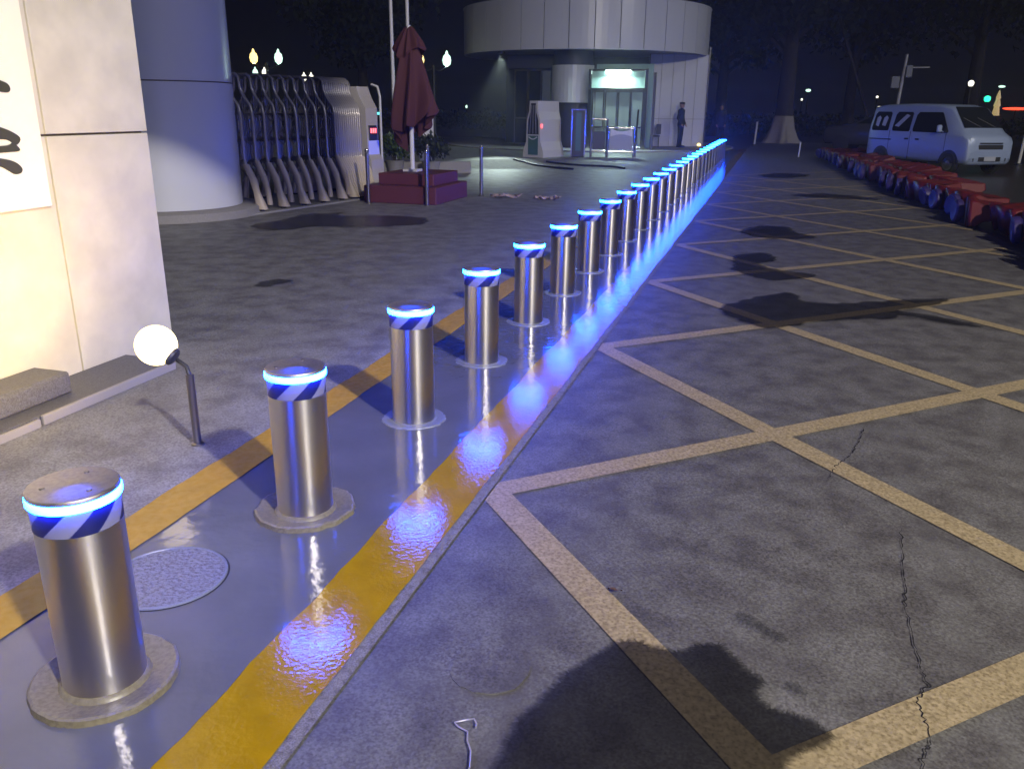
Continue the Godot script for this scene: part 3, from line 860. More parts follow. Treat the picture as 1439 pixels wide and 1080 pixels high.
func leaves(parent: Node, called: String, m: Material, blobs: Array, count: int, size: float) -> void:
	var st := S()
	var leaf := [Vector3(0, 0, 0), Vector3(0.35, 0.04, 0.4), Vector3(0, 0.0, 1.0), Vector3(-0.35, 0.04, 0.4)]
	quad(st, leaf[0], leaf[1], leaf[2], leaf[3])
	st.generate_normals()
	var mm := MultiMesh.new()
	mm.transform_format = MultiMesh.TRANSFORM_3D
	mm.use_colors = true
	mm.mesh = st.commit()
	mm.instance_count = count
	for i in count:
		var b: Array = blobs[i % blobs.size()]
		var d := Vector3(rng.randfn(), rng.randfn(), rng.randfn()).normalized()
		var r: float = b[1] * pow(rng.randf(), 0.4)
		d.y *= 0.75
		var bs := Basis.from_euler(Vector3(rng.randf_range(-1.5, 1.5), rng.randf_range(0, TAU), rng.randf_range(-1, 1))).scaled(Vector3.ONE * size * rng.randf_range(0.6, 1.3))
		mm.set_instance_transform(i, Transform3D(bs, b[0] + d * r))
		var v := rng.randf_range(0.55, 1.3)
		mm.set_instance_color(i, Color(v, v, v * 0.9))
	var o := MultiMeshInstance3D.new()
	o.name = numbered(called, parent)
	o.multimesh = mm
	o.material_override = m
	parent.add_child(o, true)
	o.set_meta("kind", "stuff")

# ---------------------------------------------------------------- gatehouse
func arc_panel(st: SurfaceTool, r0: float, r1: float, y0: float, y1: float, a0: float, a1: float, n := 4) -> void:
	for i in n:
		var a := lerpf(a0, a1, float(i) / n)
		var b := lerpf(a0, a1, float(i + 1) / n)
		var f := func(r: float, t: float, y: float) -> Vector3: return Vector3(r * cos(t), y, r * sin(t))
		var c := f.call((r0 + r1) / 2, (a + b) / 2, (y0 + y1) / 2) as Vector3
		face(st, [f.call(r1, a, y0), f.call(r1, b, y0), f.call(r1, b, y1), f.call(r1, a, y1)], c)
		face(st, [f.call(r0, a, y1), f.call(r0, b, y1), f.call(r1, b, y1), f.call(r1, a, y1)], c)
		face(st, [f.call(r0, a, y0), f.call(r0, b, y0), f.call(r1, b, y0), f.call(r1, a, y0)], c)
		if i == 0: face(st, [f.call(r0, a, y0), f.call(r1, a, y0), f.call(r1, a, y1), f.call(r0, a, y1)], c)
		if i == n - 1: face(st, [f.call(r0, b, y0), f.call(r1, b, y0), f.call(r1, b, y1), f.call(r0, b, y1)], c)

func booth() -> void:
	var C := Vector3(-8.1, 0, -37.2)
	var o := thing("gatehouse", "round white gatehouse with a panelled drum roof and a lit glass door", "building", C)
	var lip := 3.62
	var top := 5.35
	var st := S()
	lathe(st, [Vector2(5.05, lip + 0.06), Vector2(5.05, top - 0.03), Vector2(0.0, top - 0.03)], 72)
	obj("roof", st, M.joint, o)
	st = S()
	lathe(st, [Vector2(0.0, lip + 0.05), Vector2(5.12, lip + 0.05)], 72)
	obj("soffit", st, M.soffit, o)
	for k in 34:
		var a := TAU * k / 34
		var b := TAU * (k + 1) / 34 - 0.006
		st = S()
		arc_panel(st, 5.06, 5.15, lip, top, a, b)
		obj("fascia_panel", st, M.cream_panel, o)
	st = S()
	lathe(st, [Vector2(5.04, top), Vector2(5.17, top + 0.002), Vector2(5.17, top + 0.06), Vector2(5.04, top + 0.06)], 72)
	obj("parapet", st, M.cream_panel, o)
	# paving kerb
	st = S()
	lathe(st, [Vector2(6.2, 0.002), Vector2(6.2, 0.05), Vector2(0, 0.05)], 64, Transform3D(Basis(), Vector3(0.3, 0, 0.0)))
	obj("step", st, M.edge_cement, o)
	# back wall of the core
	st = S()
	box(st, Vector3(-0.3, lip / 2, -1.5), Vector3(6.6, lip, 2.4))
	obj("wall", st, M.booth_dark, o)
	# panelled wall towards the road, seen square on: eight panels
	var u := Vector3(0.957, 0, -0.291)
	var nrm := Vector3(0.291, 0, 0.957)
	var a0 := Vector3(2.95, 0, 0.87)
	var bw := Basis(u, Vector3.UP, nrm)
	st = S()
	box(st, a0 + u * 1.14 + Vector3(0, lip / 2 + 0.06, 0) - nrm * 0.10, Vector3(2.36, lip - 0.02, 0.16), bw)
	obj("wall", st, M.joint, o)
	for k in 5:
		for row in [[0.06, 1.15], [1.162, lip + 0.04]]:
			st = S()
			var wdt := 0.465
			box(st, a0 + u * (k * 0.477 + wdt / 2) + Vector3(0, (row[0] + row[1]) / 2, 0), Vector3(wdt, row[1] - row[0], 0.03), bw, 0.003)
			obj("wall_panel", st, M.cream_panel, o)
	st = S()
	box(st, a0 + u * 2.41 + Vector3(0, 2.0, 0.03), Vector3(0.05, 3.9, 0.08), bw, 0.005)
	obj("corner_trim", st, M.polished_steel, o)
	# door in its steel frame
	var dz := 4.1
	var dx0 := 1.15
	var dx1 := 3.30
	st = S()
	box(st, Vector3((dx0 + dx1) / 2, 1.6, dz - 1.4), Vector3(dx1 - dx0 + 0.1, 3.2, 0.05))
	obj("lobby_wall", st, M.door_teal, o)
	st = S()
	for x in [dx0, dx1]: box(st, Vector3(x, 1.48, dz), Vector3(0.12, 2.96, 0.16), Basis(), 0.008)
	box(st, Vector3((dx0 + dx1) / 2, 2.92, dz), Vector3(dx1 - dx0 - 0.12, 0.08, 0.14), Basis(), 0.008)
	box(st, Vector3((dx0 + dx1) / 2, 2.24, dz), Vector3(dx1 - dx0 - 0.12, 0.08, 0.14), Basis(), 0.008)
	obj("door_frame", st, M.polished_steel, o)
	st = S()
	box(st, Vector3((dx0 + dx1) / 2, 2.58, dz - 0.02), Vector3(dx1 - dx0 - 0.14, 0.58, 0.03))
	obj("transom_panel", st, M.door_teal, o)
	var leaf_w := (dx1 - dx0 - 0.14) / 4
	for k in 4:
		st = S()
		var cx := dx0 + 0.07 + leaf_w * (k + 0.5)
		var zz := dz - (0.10 if k in [1, 2] else 0.03)
		for x in [-1.0, 1.0]: box(st, Vector3(cx + x * (leaf_w / 2 - 0.03), 1.13, zz), Vector3(0.05, 2.14, 0.05), Basis(), 0.004)
		for y in [0.11, 0.85, 2.17]: box(st, Vector3(cx, y, zz), Vector3(leaf_w - 0.12, 0.08, 0.045), Basis(), 0.004)
		var lf := obj("door", st, M.polished_steel, o)
		st = S()
		box(st, Vector3(cx, 1.51, zz), Vector3(leaf_w - 0.12, 1.22, 0.012))
		obj("pane", st, M.glass, lf)
		st = S()
		box(st, Vector3(cx, 0.48, zz), Vector3(leaf_w - 0.12, 0.64, 0.012))
		obj("pane", st, M.glass, lf)
	st = S()
	box(st, Vector3((dx0 + dx1) / 2, 2.86, dz + 0.14), Vector3(0.95, 0.10, 0.10), Basis(), 0.02)
	obj("tube_lamp", st, M.tube_light, o)
	var al := AreaLight3D.new()
	al.name = "tube_lamp_light"
	al.light_color = Color(0.72, 1.0, 0.93).linear_to_srgb()
	al.light_energy = 14.0
	al.area_size = Vector2(0.9, 0.1)
	al.area_normalize_energy = true
	al.shadow_enabled = true
	o.add_child(al)
	al.transform = Transform3D(Basis.looking_at(Vector3(0, -1, 0.45)), Vector3((dx0 + dx1) / 2, 2.80, dz + 0.215))
	st = S()
	box(st, Vector3(dx1 + 0.30, 1.42, dz - 0.12), Vector3(0.10, 2.84, 0.12), Basis(), 0.008)
	obj("pier", st, M.dull_steel, o)
	# bay: bowed white panel over a dark counter
	st = S()
	arc_panel(st, 0.80, 0.85, 1.75, 3.12, 0.1, PI - 0.1, 16)
	obj("bay_panel", st, M.cream_panel, o, Transform3D(Basis(), Vector3(0.28, 0, 3.25)))
	st = S()
	lathe(st, [Vector2(0.74, 0.05), Vector2(0.74, 1.70), Vector2(0.0, 1.70)], 28, Transform3D(Basis(), Vector3(0.28, 0, 3.25)))
	obj("bay_counter", st, M.booth_dark, o)
	st = S()
	lathe(st, [Vector2(0.78, 3.14), Vector2(0.78, lip + 0.04)], 28, Transform3D(Basis(), Vector3(0.28, 0, 3.25)))
	obj("bay_header", st, M.booth_dark, o)
	# glazed side towards the gate
	for k in 3:
		st = S()
		var x0 := -2.1 + k * 0.56
		for x in [0.0, 0.56]: box(st, Vector3(x0 + x * 0.93, 1.55, 3.3), Vector3(0.05, 2.9, 0.08), Basis(), 0.004)
		for y in [0.15, 1.15, 2.96]: box(st, Vector3(x0 + 0.26, y, 3.3), Vector3(0.46, 0.06, 0.07), Basis(), 0.004)
		var wf := obj("window", st, M.dull_steel if k < 2 else M.polished_steel, o)
		st = S()
		box(st, Vector3(x0 + 0.26, 2.05, 3.3), Vector3(0.46, 1.74, 0.012))
		obj("pane", st, M.window_dark if k < 2 else M.glass, wf)
		st = S()
		box(st, Vector3(x0 + 0.26, 0.65, 3.3), Vector3(0.46, 0.92, 0.012))
		obj("pane", st, M.window_dark, wf)
	st = S()
	box(st, Vector3(-1.2, 3.28, 3.25), Vector3(2.4, 0.5, 0.3))
	obj("lintel", st, M.booth_dark, o)
	st = S()
	box(st, Vector3(-0.70, 1.6, 2.5), Vector3(0.3, 3.1, 0.05))
	obj("inner_panel", st, M.door_teal, o)
	var dl := S()  # spot fitting added under the soffit to brighten the ground by the kiosk
	lathe(dl, [Vector2(0.14, 0.0), Vector2(0.14, 0.09), Vector2(0.0, 0.09)], 20, Transform3D(Basis(), Vector3(-2.4, lip - 0.10, 4.2)))
	obj("added_downlight", dl, M.lamp_black, o)
	var sp := SpotLight3D.new()
	sp.name = "added_pool_beam"
	sp.light_color = Color(0.80, 1.0, 0.92).linear_to_srgb()
	sp.light_energy = 34.0
	sp.light_size = 0.04
	sp.spot_angle = 10; sp.spot_angle_attenuation = 0.9; sp.spot_range = 30; sp.spot_attenuation = 2
	sp.shadow_enabled = true
	o.add_child(sp)
	sp.position = Vector3(-2.4, lip - 0.12, 4.2)
	sp.basis = Basis.looking_at((Vector3(-7.7, 0, -23.6) - C - sp.position).normalized())
	# ---- things in front
	var k1 := thing("turnstile_kiosk", "white moulded kiosk with a dark green front beside the booth windows", "kiosk", Vector3(-7.3, 0, -27.62), -0.305)
	var prf := PackedVector2Array([Vector2(-0.40, 0.0), Vector2(0.40, 0.0), Vector2(0.38, 0.22), Vector2(0.27, 0.50), Vector2(0.25, 1.18), Vector2(0.17, 1.42), Vector2(0.15, 1.75), Vector2(-0.15, 1.75), Vector2(-0.17, 1.42), Vector2(-0.25, 1.18), Vector2(-0.27, 0.50), Vector2(-0.38, 0.22)])
	st = S()
	prism(st, prf, 1.3)
	obj("shell", st, M.kiosk_white, k1)
	st = S()
	prism(st, PackedVector2Array([Vector2(-0.21, 0.72), Vector2(0.21, 0.72), Vector2(0.19, 1.15), Vector2(0.11, 1.40), Vector2(0.09, 1.68), Vector2(-0.09, 1.68), Vector2(-0.11, 1.40), Vector2(-0.19, 1.15)]), 0.012, Transform3D(Basis(), Vector3(0, 0, 0.657)))
	obj("dark_front", st, M.window_dark, k1)
	st = S()
	for x in [-0.12, 0.0, 0.12]: tube(st, [Vector3(x, 0.74, 0.672), Vector3(x * 0.6, 1.62, 0.672)], 0.014, 6)
	obj("front_bars", st, M.dull_steel, k1)
	st = S()
	box(st, Vector3(0, 0.38, 0.657), Vector3(0.38, 0.60, 0.012))
	obj("green_panel", st, M.green_panel, k1)
	st = S()
	var smile := []
	for k in 9: smile.append(Vector3(-0.16 + 0.04 * k, 0.64 - 0.07 * sin(PI * k / 8.0), 0.67))
	tube(st, smile, 0.018, 6)
	obj("pale_arc", st, M.white_paint, k1)
	st = S()
	box(st, Vector3(0.285, 0.98, 0.58), Vector3(0.04, 0.12, 0.05), Basis(), 0.01)
	obj("red_signal", st, M.red_light, k1)
	var k2 := thing("card_reader_cabinet", "dark narrow cabinet with steel edges between the kiosk and the door", "cabinet", Vector3(-6.2, 0, -27.9), 0.25)
	st = S()
	box(st, Vector3(0, 0.76, -0.25), Vector3(0.46, 1.52, 0.5), Basis(), 0.02)
	obj("cabinet", st, M.dark_metal, k2)
	st = S()
	for x in [-0.22, 0.22]: box(st, Vector3(x, 0.76, 0.02), Vector3(0.045, 1.48, 0.05), Basis(), 0.006)
	box(st, Vector3(0, 1.50, 0.02), Vector3(0.39, 0.045, 0.05), Basis(), 0.006)
	obj("steel_edge", st, M.polished_steel, k2)
	st = S()
	box(st, Vector3(0, 0.8, 0.01), Vector3(0.18, 1.2, 0.02))
	obj("panel", st, M.green_panel, k2)
	st = S()
	lathe(st, [Vector2(0, 0), Vector2(0.04, 0), Vector2(0.05, 0.04), Vector2(0.0, 0.08)], 12, Transform3D(Basis(), Vector3(0.42, 0.9, 0.0)))
	tube(st, [Vector3(0.42, 0, 0), Vector3(0.42, 0.9, 0)], 0.03, 8)
	obj("sensor_post", st, M.dull_steel, k2)
	for q in [[Vector3(-5.60, 0, -28.4), 0.52, 1.22, "narrow steel barrier frame with a dark panel left of the blue one", false], [Vector3(-4.86, 0, -28.4), 0.86, 0.95, "steel barrier frame with a bowed pale band in front of the glass door", true]]:
		var fr := thing("pedestrian_barrier", (q[3] as String).replace("left of the blue one", "next to the cabinet"), "barrier", q[0], 0.28, "steel barriers before the gatehouse door")
		var hw: float = q[1] / 2
		var hh: float = q[2]
		st = S()
		for x in [-hw, hw]: tube(st, [Vector3(x, 0, 0), Vector3(x, hh, 0)], 0.035, 10)
		tube(st, [Vector3(-hw, hh - 0.02, 0), Vector3(hw, hh - 0.02, 0)], 0.025, 8)
		tube(st, [Vector3(-hw, 0.18, 0), Vector3(hw, 0.18, 0)], 0.03, 8)
		obj("frame", st, M.polished_steel, fr)
		st = S()
		box(st, Vector3(0, 0.52, 0), Vector3(hw * 2 - 0.1, 0.58, 0.03), Basis(), 0.006)
		obj("panel", st, M.dark_metal if not q[4] else M.soffit, fr)
		if q[4]:
			st = S()
			var bow := []
			var bow2 := []
			for k in 11:
				var x := -hw + 0.07 + (hw * 2 - 0.14) * k / 10.0
				bow.append(Vector2(x, 0.92 - 0.10 * sin(PI * k / 10.0))); bow2.append(Vector2(x, 0.66 + 0.07 * sin(PI * k / 10.0)))
			bow2.reverse()
			prism(st, PackedVector2Array(bow + bow2), 0.02, Transform3D(Basis(), Vector3(0, 0, 0.03)))
			obj("bowed_band", st, M.cream_panel, fr)
			st = S()
			tube(st, [Vector3(hw + 0.06, 0.5, 0), Vector3(hw + 0.16, 1.5, -0.5)], 0.03, 8)
			tube(st, [Vector3(hw + 0.06, 0, 0), Vector3(hw + 0.06, 0.5, 0)], 0.03, 8)
			obj("handrail", st, M.polished_steel, fr)
	var sl := thing("stool", "small dark stool against the gatehouse's panelled wall", "stool", Vector3(-4.75, 0.05, -35.9), 0.2)
	st = S()
	box(st, Vector3(0, 0.43, 0), Vector3(0.42, 0.05, 0.36), Basis(), 0.012)
	obj("seat", st, M.stool, sl)
	st = S()
	box(st, Vector3(0.16, 0.70, -0.15), Vector3(0.2, 0.4, 0.04), Basis(), 0.01)
	obj("backrest", st, M.stool, sl)
	for x in [-0.17, 0.17]:
		for z in [-0.14, 0.14]:
			st = S()
			tube(st, [Vector3(x, 0, z), Vector3(x, 0.42, z)], 0.016, 6)
			obj("leg", st, M.stool, sl)
	var hl := thing("low_lamp", "small bright warm lamp low at the end of the gatehouse wall", "lamp", Vector3(-2.95, 0, -36.2))
	st = S()
	lathe(st, [Vector2(0.05, 0.10), Vector2(0.09, 0.15), Vector2(0.05, 0.21), Vector2(0.0, 0.23)], 14)
	obj("lamp_globe", st, M.globe_warm, hl)
	st = S()
	lathe(st, [Vector2(0.07, 0.0), Vector2(0.05, 0.10)], 14)
	obj("base", st, M.lamp_black, hl)

# ---------------------------------------------------------------- people
var _bones := []
func field(p: Vector3) -> float:
	var d := 1e9
	for b in _bones:
		var a: Vector3 = b[0]
		var ab: Vector3 = b[1] - a
		var q := p - a
		var sc: Vector3 = b[4]
		var t := clampf(q.dot(ab) / maxf(ab.length_squared(), 1e-9), 0.0, 1.0)
		var v := (q - ab * t) / sc
		var e := (v.length() - lerpf(b[2], b[3], t)) * minf(sc.x, minf(sc.y, sc.z))
		var k: float = b[5]
		var h := maxf(k - absf(d - e), 0.0) / k
		d = minf(d, e) - h * h * k * 0.25
	return d

func bone(a: Vector3, b: Vector3, ra: float, rb: float, sc := Vector3.ONE, k := 0.03) -> void:
	_bones.append([a, b, ra, rb, sc, k])

func surface_nets(st: SurfaceTool, lo: Vector3, hi: Vector3, cell: float) -> void:
	st.set_smooth_group(1)
	var n := Vector3i(((hi - lo) / cell).ceil()) + Vector3i.ONE
	var f := PackedFloat32Array()
	f.resize(n.x * n.y * n.z)
	for z in n.z:
		for y in n.y:
			for x in n.x:
				f[(z * n.y + y) * n.x + x] = field(lo + Vector3(x, y, z) * cell)
	var vs := {}
	for z in n.z - 1:
		for y in n.y - 1:
			for x in n.x - 1:
				var sum := Vector3.ZERO
				var cnt := 0
				var c := []
				for k in 8: c.append(f[((z + (k >> 2)) * n.y + y + ((k >> 1) & 1)) * n.x + x + (k & 1)])
				for e in [[0, 1], [2, 3], [4, 5], [6, 7], [0, 2], [1, 3], [4, 6], [5, 7], [0, 4], [1, 5], [2, 6], [3, 7]]:
					var u: float = c[e[0]]
					var v: float = c[e[1]]
					if (u < 0) == (v < 0): continue
					var t := u / (u - v)
					var pa := Vector3(e[0] & 1, (e[0] >> 1) & 1, e[0] >> 2)
					var pb := Vector3(e[1] & 1, (e[1] >> 1) & 1, e[1] >> 2)
					sum += pa.lerp(pb, t); cnt += 1
				if cnt: vs[Vector3i(x, y, z)] = lo + (Vector3(x, y, z) + sum / cnt) * cell
	for key: Vector3i in vs:
		for ax in 3:
			var i := (ax + 1) % 3
			var j := (ax + 2) % 3
			if key[i] == 0 or key[j] == 0: continue
			var q := key
			q[ax] += 1
			var u: float = f[(key.z * n.y + key.y) * n.x + key.x]
			var v: float = f[(q.z * n.y + q.y) * n.x + q.x]
			if (u < 0) == (v < 0): continue
			var k1 := key; k1[i] -= 1
			var k2 := key; k2[i] -= 1; k2[j] -= 1
			var k3 := key; k3[j] -= 1
			if not (vs.has(k1) and vs.has(k2) and vs.has(k3)): continue
			var dir := Vector3.ZERO
			dir[ax] = 1.0 if u < 0 else -1.0
			face(st, [vs[key], vs[k1], vs[k2], vs[k3]], (vs[key] + vs[k2]) / 2 - dir)

func person(label: String, at: Vector3, turn: float, cap: bool) -> Node3D:
	# faces +z; stands about 1.72 m tall
	var o := thing("person", label, "person", at, turn)
	_bones.clear()
	for s in [-1.0, 1.0]:
		bone(Vector3(s * 0.095, 0.92, 0), Vector3(s * 0.10, 0.50, 0.01), 0.098, 0.068)
		bone(Vector3(s * 0.10, 0.50, 0.01), Vector3(s * 0.105, 0.10, -0.02), 0.066, 0.056)
		bone(Vector3(s * 0.105, 0.045, -0.05), Vector3(s * 0.125, 0.035, 0.15), 0.048, 0.036)
		bone(Vector3(s * 0.17, 1.42, -0.01), Vector3(s * 0.25, 1.15, -0.03), 0.066, 0.052)
		bone(Vector3(s * 0.25, 1.15, -0.03), Vector3(s * 0.20, 0.92, 0.10), 0.050, 0.040)
	bone(Vector3(0, 0.90, 0), Vector3(0, 1.12, 0.01), 0.135, 0.13, Vector3(1.15, 1, 0.82), 0.06)
	bone(Vector3(0, 1.12, 0.01), Vector3(0, 1.36, 0), 0.13, 0.145, Vector3(1.2, 1, 0.82), 0.06)
	bone(Vector3(-0.13, 1.43, -0.01), Vector3(0.13, 1.43, -0.01), 0.075, 0.075, Vector3(1, 1, 0.9), 0.06)
	bone(Vector3(0, 1.45, -0.01), Vector3(0, 1.54, 0.01), 0.062, 0.056)
	var st := S()
	surface_nets(st, Vector3(-0.36, -0.03, -0.18), Vector3(0.36, 1.58, 0.24), 0.021)
	obj("body", st, M.uniform, o)
	_bones.clear()
	bone(Vector3(0, 1.645, 0), Vector3(0, 1.655, -0.01), 0.096, 0.096, Vector3(0.82, 1.12, 1.0), 0.02)
	bone(Vector3(0, 1.575, 0.045), Vector3(0, 1.59, 0.03), 0.045, 0.06, Vector3(0.9, 1, 1), 0.03)
	bone(Vector3(0, 1.64, 0.095), Vector3(0, 1.615, 0.112), 0.009, 0.014, Vector3.ONE, 0.015)
	bone(Vector3(-0.035, 1.665, 0.078), Vector3(0.035, 1.665, 0.078), 0.013, 0.013, Vector3.ONE, 0.015)
	bone(Vector3(-0.018, 1.588, 0.092), Vector3(0.018, 1.588, 0.092), 0.009, 0.009, Vector3.ONE, 0.01)
	for s in [-1.0, 1.0]: bone(Vector3(s * 0.082, 1.655, -0.01), Vector3(s * 0.084, 1.62, -0.005), 0.018, 0.014, Vector3(0.5, 1, 1), 0.01)
	bone(Vector3(0, 1.50, 0), Vector3(0, 1.58, 0.0), 0.05, 0.052, Vector3.ONE, 0.03)
	st = S()
	surface_nets(st, Vector3(-0.11, 1.49, -0.12), Vector3(0.11, 1.78, 0.14), 0.009)
	obj("head", st, M.skin, o)
	for s in [-1.0, 1.0]:
		_bones.clear()
		var w := Vector3(s * 0.20, 0.92, 0.10)
		var d := Vector3(-s * 0.35, -0.75, 0.55).normalized()
		var side := Vector3(s, 0, 0.4).normalized()
		var fwd: Vector3 = d.cross(side).normalized() * s
		bone(w, w + d * 0.085, 0.03, 0.036, Vector3(1, 1, 0.8), 0.02)
		var lens := [0.062, 0.072, 0.068, 0.052]
		for k in 4:
			var b: Vector3 = w + d * 0.09 + side * (0.030 - 0.020 * k)
			var m: Vector3 = b + d * lens[k] * 0.55
			bone(b, m, 0.0095, 0.009, Vector3.ONE, 0.006)
			bone(m, m + (d + fwd * 0.6).normalized() * lens[k] * 0.5, 0.009, 0.008, Vector3.ONE, 0.006)
		bone(w + d * 0.03 - side * 0.02 + fwd * 0.02, w + d * 0.075 + fwd * 0.045, 0.012, 0.010, Vector3.ONE, 0.008)
		st = S()
		var c := w + d * 0.09
		surface_nets(st, c - Vector3.ONE * 0.13, c + Vector3.ONE * 0.13, 0.0085)
		obj("hand", st, M.skin, o)
	if cap:
		st = S()
		lathe(st, [Vector2(0.098, 1.69), Vector2(0.102, 1.715), Vector2(0.115, 1.735), Vector2(0.11, 1.75), Vector2(0.06, 1.765), Vector2(0.0, 1.77)], 24)
		prism(st, PackedVector2Array([Vector2(-0.085, 0.06), Vector2(-0.07, 0.13), Vector2(0, 0.165), Vector2(0.07, 0.13), Vector2(0.085, 0.06)]), 0.008, Transform3D(Basis(Vector3(1, 0, 0), Vector3(0, -0.2, 1), Vector3(0, -1, -0.2)), Vector3(0, 1.71, 0)))
		obj("cap", st, M.uniform, o)
	else:
		st = S()
		lathe(st, [Vector2(0.088, 1.66), Vector2(0.092, 1.70), Vector2(0.08, 1.745), Vector2(0.04, 1.768), Vector2(0, 1.772)], 20, Transform3D(Basis(), Vector3(0, 0, -0.012)))
		obj("hair", st, M.lamp_black, o)
	return o

# ---------------------------------------------------------------- van
func vring(x: float, yb: float, yt: float, wb: float, wt: float) -> Array:
	var belt := minf(1.04, yt - 0.10)
	var h := [[wb * 0.86, yb], [wb * 0.97, yb + 0.06], [wb, yb + 0.2 * (belt - yb)], [wb, belt - 0.02], [lerpf(wb, wt, 0.25), lerpf(belt, yt, 0.3)], [wt, yt - 0.08], [wt * 0.94, yt - 0.025], [wt * 0.75, yt]]
	var r := []
	for p in h: r.append(Vector3(x, p[1], p[0]))
	for i in range(h.size() - 1, -1, -1): r.append(Vector3(x, h[i][1], -h[i][0]))
	return r

func van() -> void:
	# local +x is the van's front; its side towards us is local +z
	var o := thing("minivan", "pale blue and white minivan parked beyond the red barriers", "van", Vector3(4.27, 0, -26.1), atan2(2.25, 1.5) * -1.0)
	o.scale = Vector3.ONE * 0.92
	var st := S()
	var secs := [[-2.08, 0.48, 1.45, 0.70, 0.60], [-2.05, 0.34, 1.72, 0.76, 0.64], [-1.95, 0.28, 1.83, 0.80, 0.68], [-1.5, 0.27, 1.88, 0.81, 0.69], [-0.4, 0.27, 1.90, 0.81, 0.69], [0.7, 0.27, 1.87, 0.81, 0.68], [1.12, 0.27, 1.79, 0.81, 0.66], [1.70, 0.27, 1.24, 0.81, 0.71], [1.80, 0.27, 1.15, 0.80, 0.71], [1.94, 0.27, 1.07, 0.79, 0.71], [2.01, 0.29, 0.98, 0.77, 0.70], [2.04, 0.34, 0.78, 0.74, 0.70], [2.06, 0.40, 0.66, 0.70, 0.68]]
	var rings := []
	for s in secs: rings.append(vring(s[0], s[1], s[2], s[3], s[4]))
	loft(st, rings)
	obj("body", st, M.van_paint, o)
	# side glass: three panes a side, lying on the leaning upper body
	for s in [1.0, -1.0]:
		var panes := [[-1.88, -1.15, 1.66], [-0.98, -0.25, 1.68], [-0.12, 1.26, 1.66]]
		for k in 3:
			var p: Array = panes[k]
			st = S()
			var q := []
			var x1: float = p[1]
			var xt := x1 - (0.34 if k == 2 else 0.0)
			var x0b: float = p[0] + (0.0)
			var outl := PackedVector2Array([Vector2(x0b + 0.04, 1.13), Vector2(x1 - 0.03, 1.13), Vector2(x1, 1.17), Vector2(xt, 1.64), Vector2(xt - 0.05, 1.68), Vector2(x0b + 0.12, 1.68), Vector2(x0b + 0.04, 1.60), Vector2(x0b, 1.2)])
			var slope := (0.81 - 0.69) / 0.76
			prism(st, outl, 0.02, Transform3D(Basis(Vector3(1, 0, 0), Vector3(0, 1, -slope * s), Vector3(0, slope * s, 1)), Vector3(0, -0.02, s * (0.818 + 1.09 * slope))))
			var w := obj("window", st, M.van_glass, o)
			if s > 0 and k < 2:
				st = S()
				var bl := [PackedVector2Array([Vector2(-1.74, 1.28), Vector2(-1.60, 1.24), Vector2(-1.56, 1.5), Vector2(-1.64, 1.56), Vector2(-1.74, 1.5)]), PackedVector2Array([Vector2(-1.46, 1.28), Vector2(-1.30, 1.26), Vector2(-1.25, 1.5), Vector2(-1.34, 1.57), Vector2(-1.44, 1.5)])] if k == 0 else [PackedVector2Array([Vector2(-0.9, 1.28), Vector2(-0.72, 1.25), Vector2(-0.35, 1.58), Vector2(-0.5, 1.62)])]
				for b in bl: prism(st, b, 0.012, Transform3D(Basis(Vector3(1, 0, 0), Vector3(0, 1, -slope * s), Vector3(0, slope * s, 1)), Vector3(0, -0.02, s * (0.826 + 1.09 * slope))))
				obj("pale_seat_cover", st, M.soffit, w)
		# sliding rail, handles, doors' seams
		st = S()
		box(st, Vector3(-1.45, 0.86, s * 0.815), Vector3(0.95, 0.035, 0.02), Basis(), 0.005)
		obj("door_rail", st, M.van_dark, o)
		for hx in [-0.32, 0.12]:
			st = S()
			box(st, Vector3(hx, 0.90, s * 0.82), Vector3(0.15, 0.045, 0.035), Basis(), 0.01)
			obj("door_handle", st, M.van_dark, o)
		st = S()
		for hx in [-1.07, -0.19, 1.2]: box(st, Vector3(hx, 0.72, s * 0.808), Vector3(0.012, 0.80, 0.012))
		obj("door_seam", st, M.van_dark, o)
		# arches and wheels
		for wx in [-1.35, 1.42]:
			st = S()
			var arc := PackedVector2Array()
			for k in 17: arc.append(Vector2(wx + 0.36 * cos(PI * k / 16.0), 0.30 + 0.36 * sin(PI * k / 16.0)))
			prism(st, arc, 0.03, Transform3D(Basis(), Vector3(0, 0, s * 0.80)))
			obj("wheel_arch", st, M.van_dark, o)
			var ax := Transform3D(Basis(Vector3(1, 0, 0), Vector3(0, 0, s), Vector3(0, -s, 0)), Vector3(wx, 0.29, s * 0.72))
			st = S()
			lathe(st, [Vector2(0.19, -0.08), Vector2(0.28, -0.08), Vector2(0.292, -0.05), Vector2(0.292, 0.07), Vector2(0.275, 0.105), Vector2(0.20, 0.108), Vector2(0.19, 0.09)], 28, ax)
			var ty := obj("wheel", st, M.tyre, o)
			st = S()
			lathe(st, [Vector2(0.19, 0.07), Vector2(0.19, 0.095), Vector2(0.13, 0.085), Vector2(0.06, 0.10), Vector2(0.0, 0.105)], 24, ax)
			obj("rim", st, M.hub, ty)
		# mirror
		st = S()
		box(st, Vector3(1.06, 1.22, s * 0.94), Vector3(0.10, 0.20, 0.15), Basis(), 0.03)
		tube(st, [Vector3(1.10, 1.12, s * 0.79), Vector3(1.06, 1.18, s * 0.92)], 0.018, 6)
		obj("wing_mirror", st, M.van_paint, o)
		st = S()
		loft(st, [[Vector3(1.80, 0.66, s * 0.72), Vector3(1.80, 0.66, s * 0.79), Vector3(1.72, 0.92, s * 0.80), Vector3(1.72, 0.93, s * 0.66)], [Vector3(2.045, 0.62, s * 0.50), Vector3(1.99, 0.62, s * 0.765), Vector3(1.93, 0.90, s * 0.765), Vector3(1.965, 0.90, s * 0.50)]])
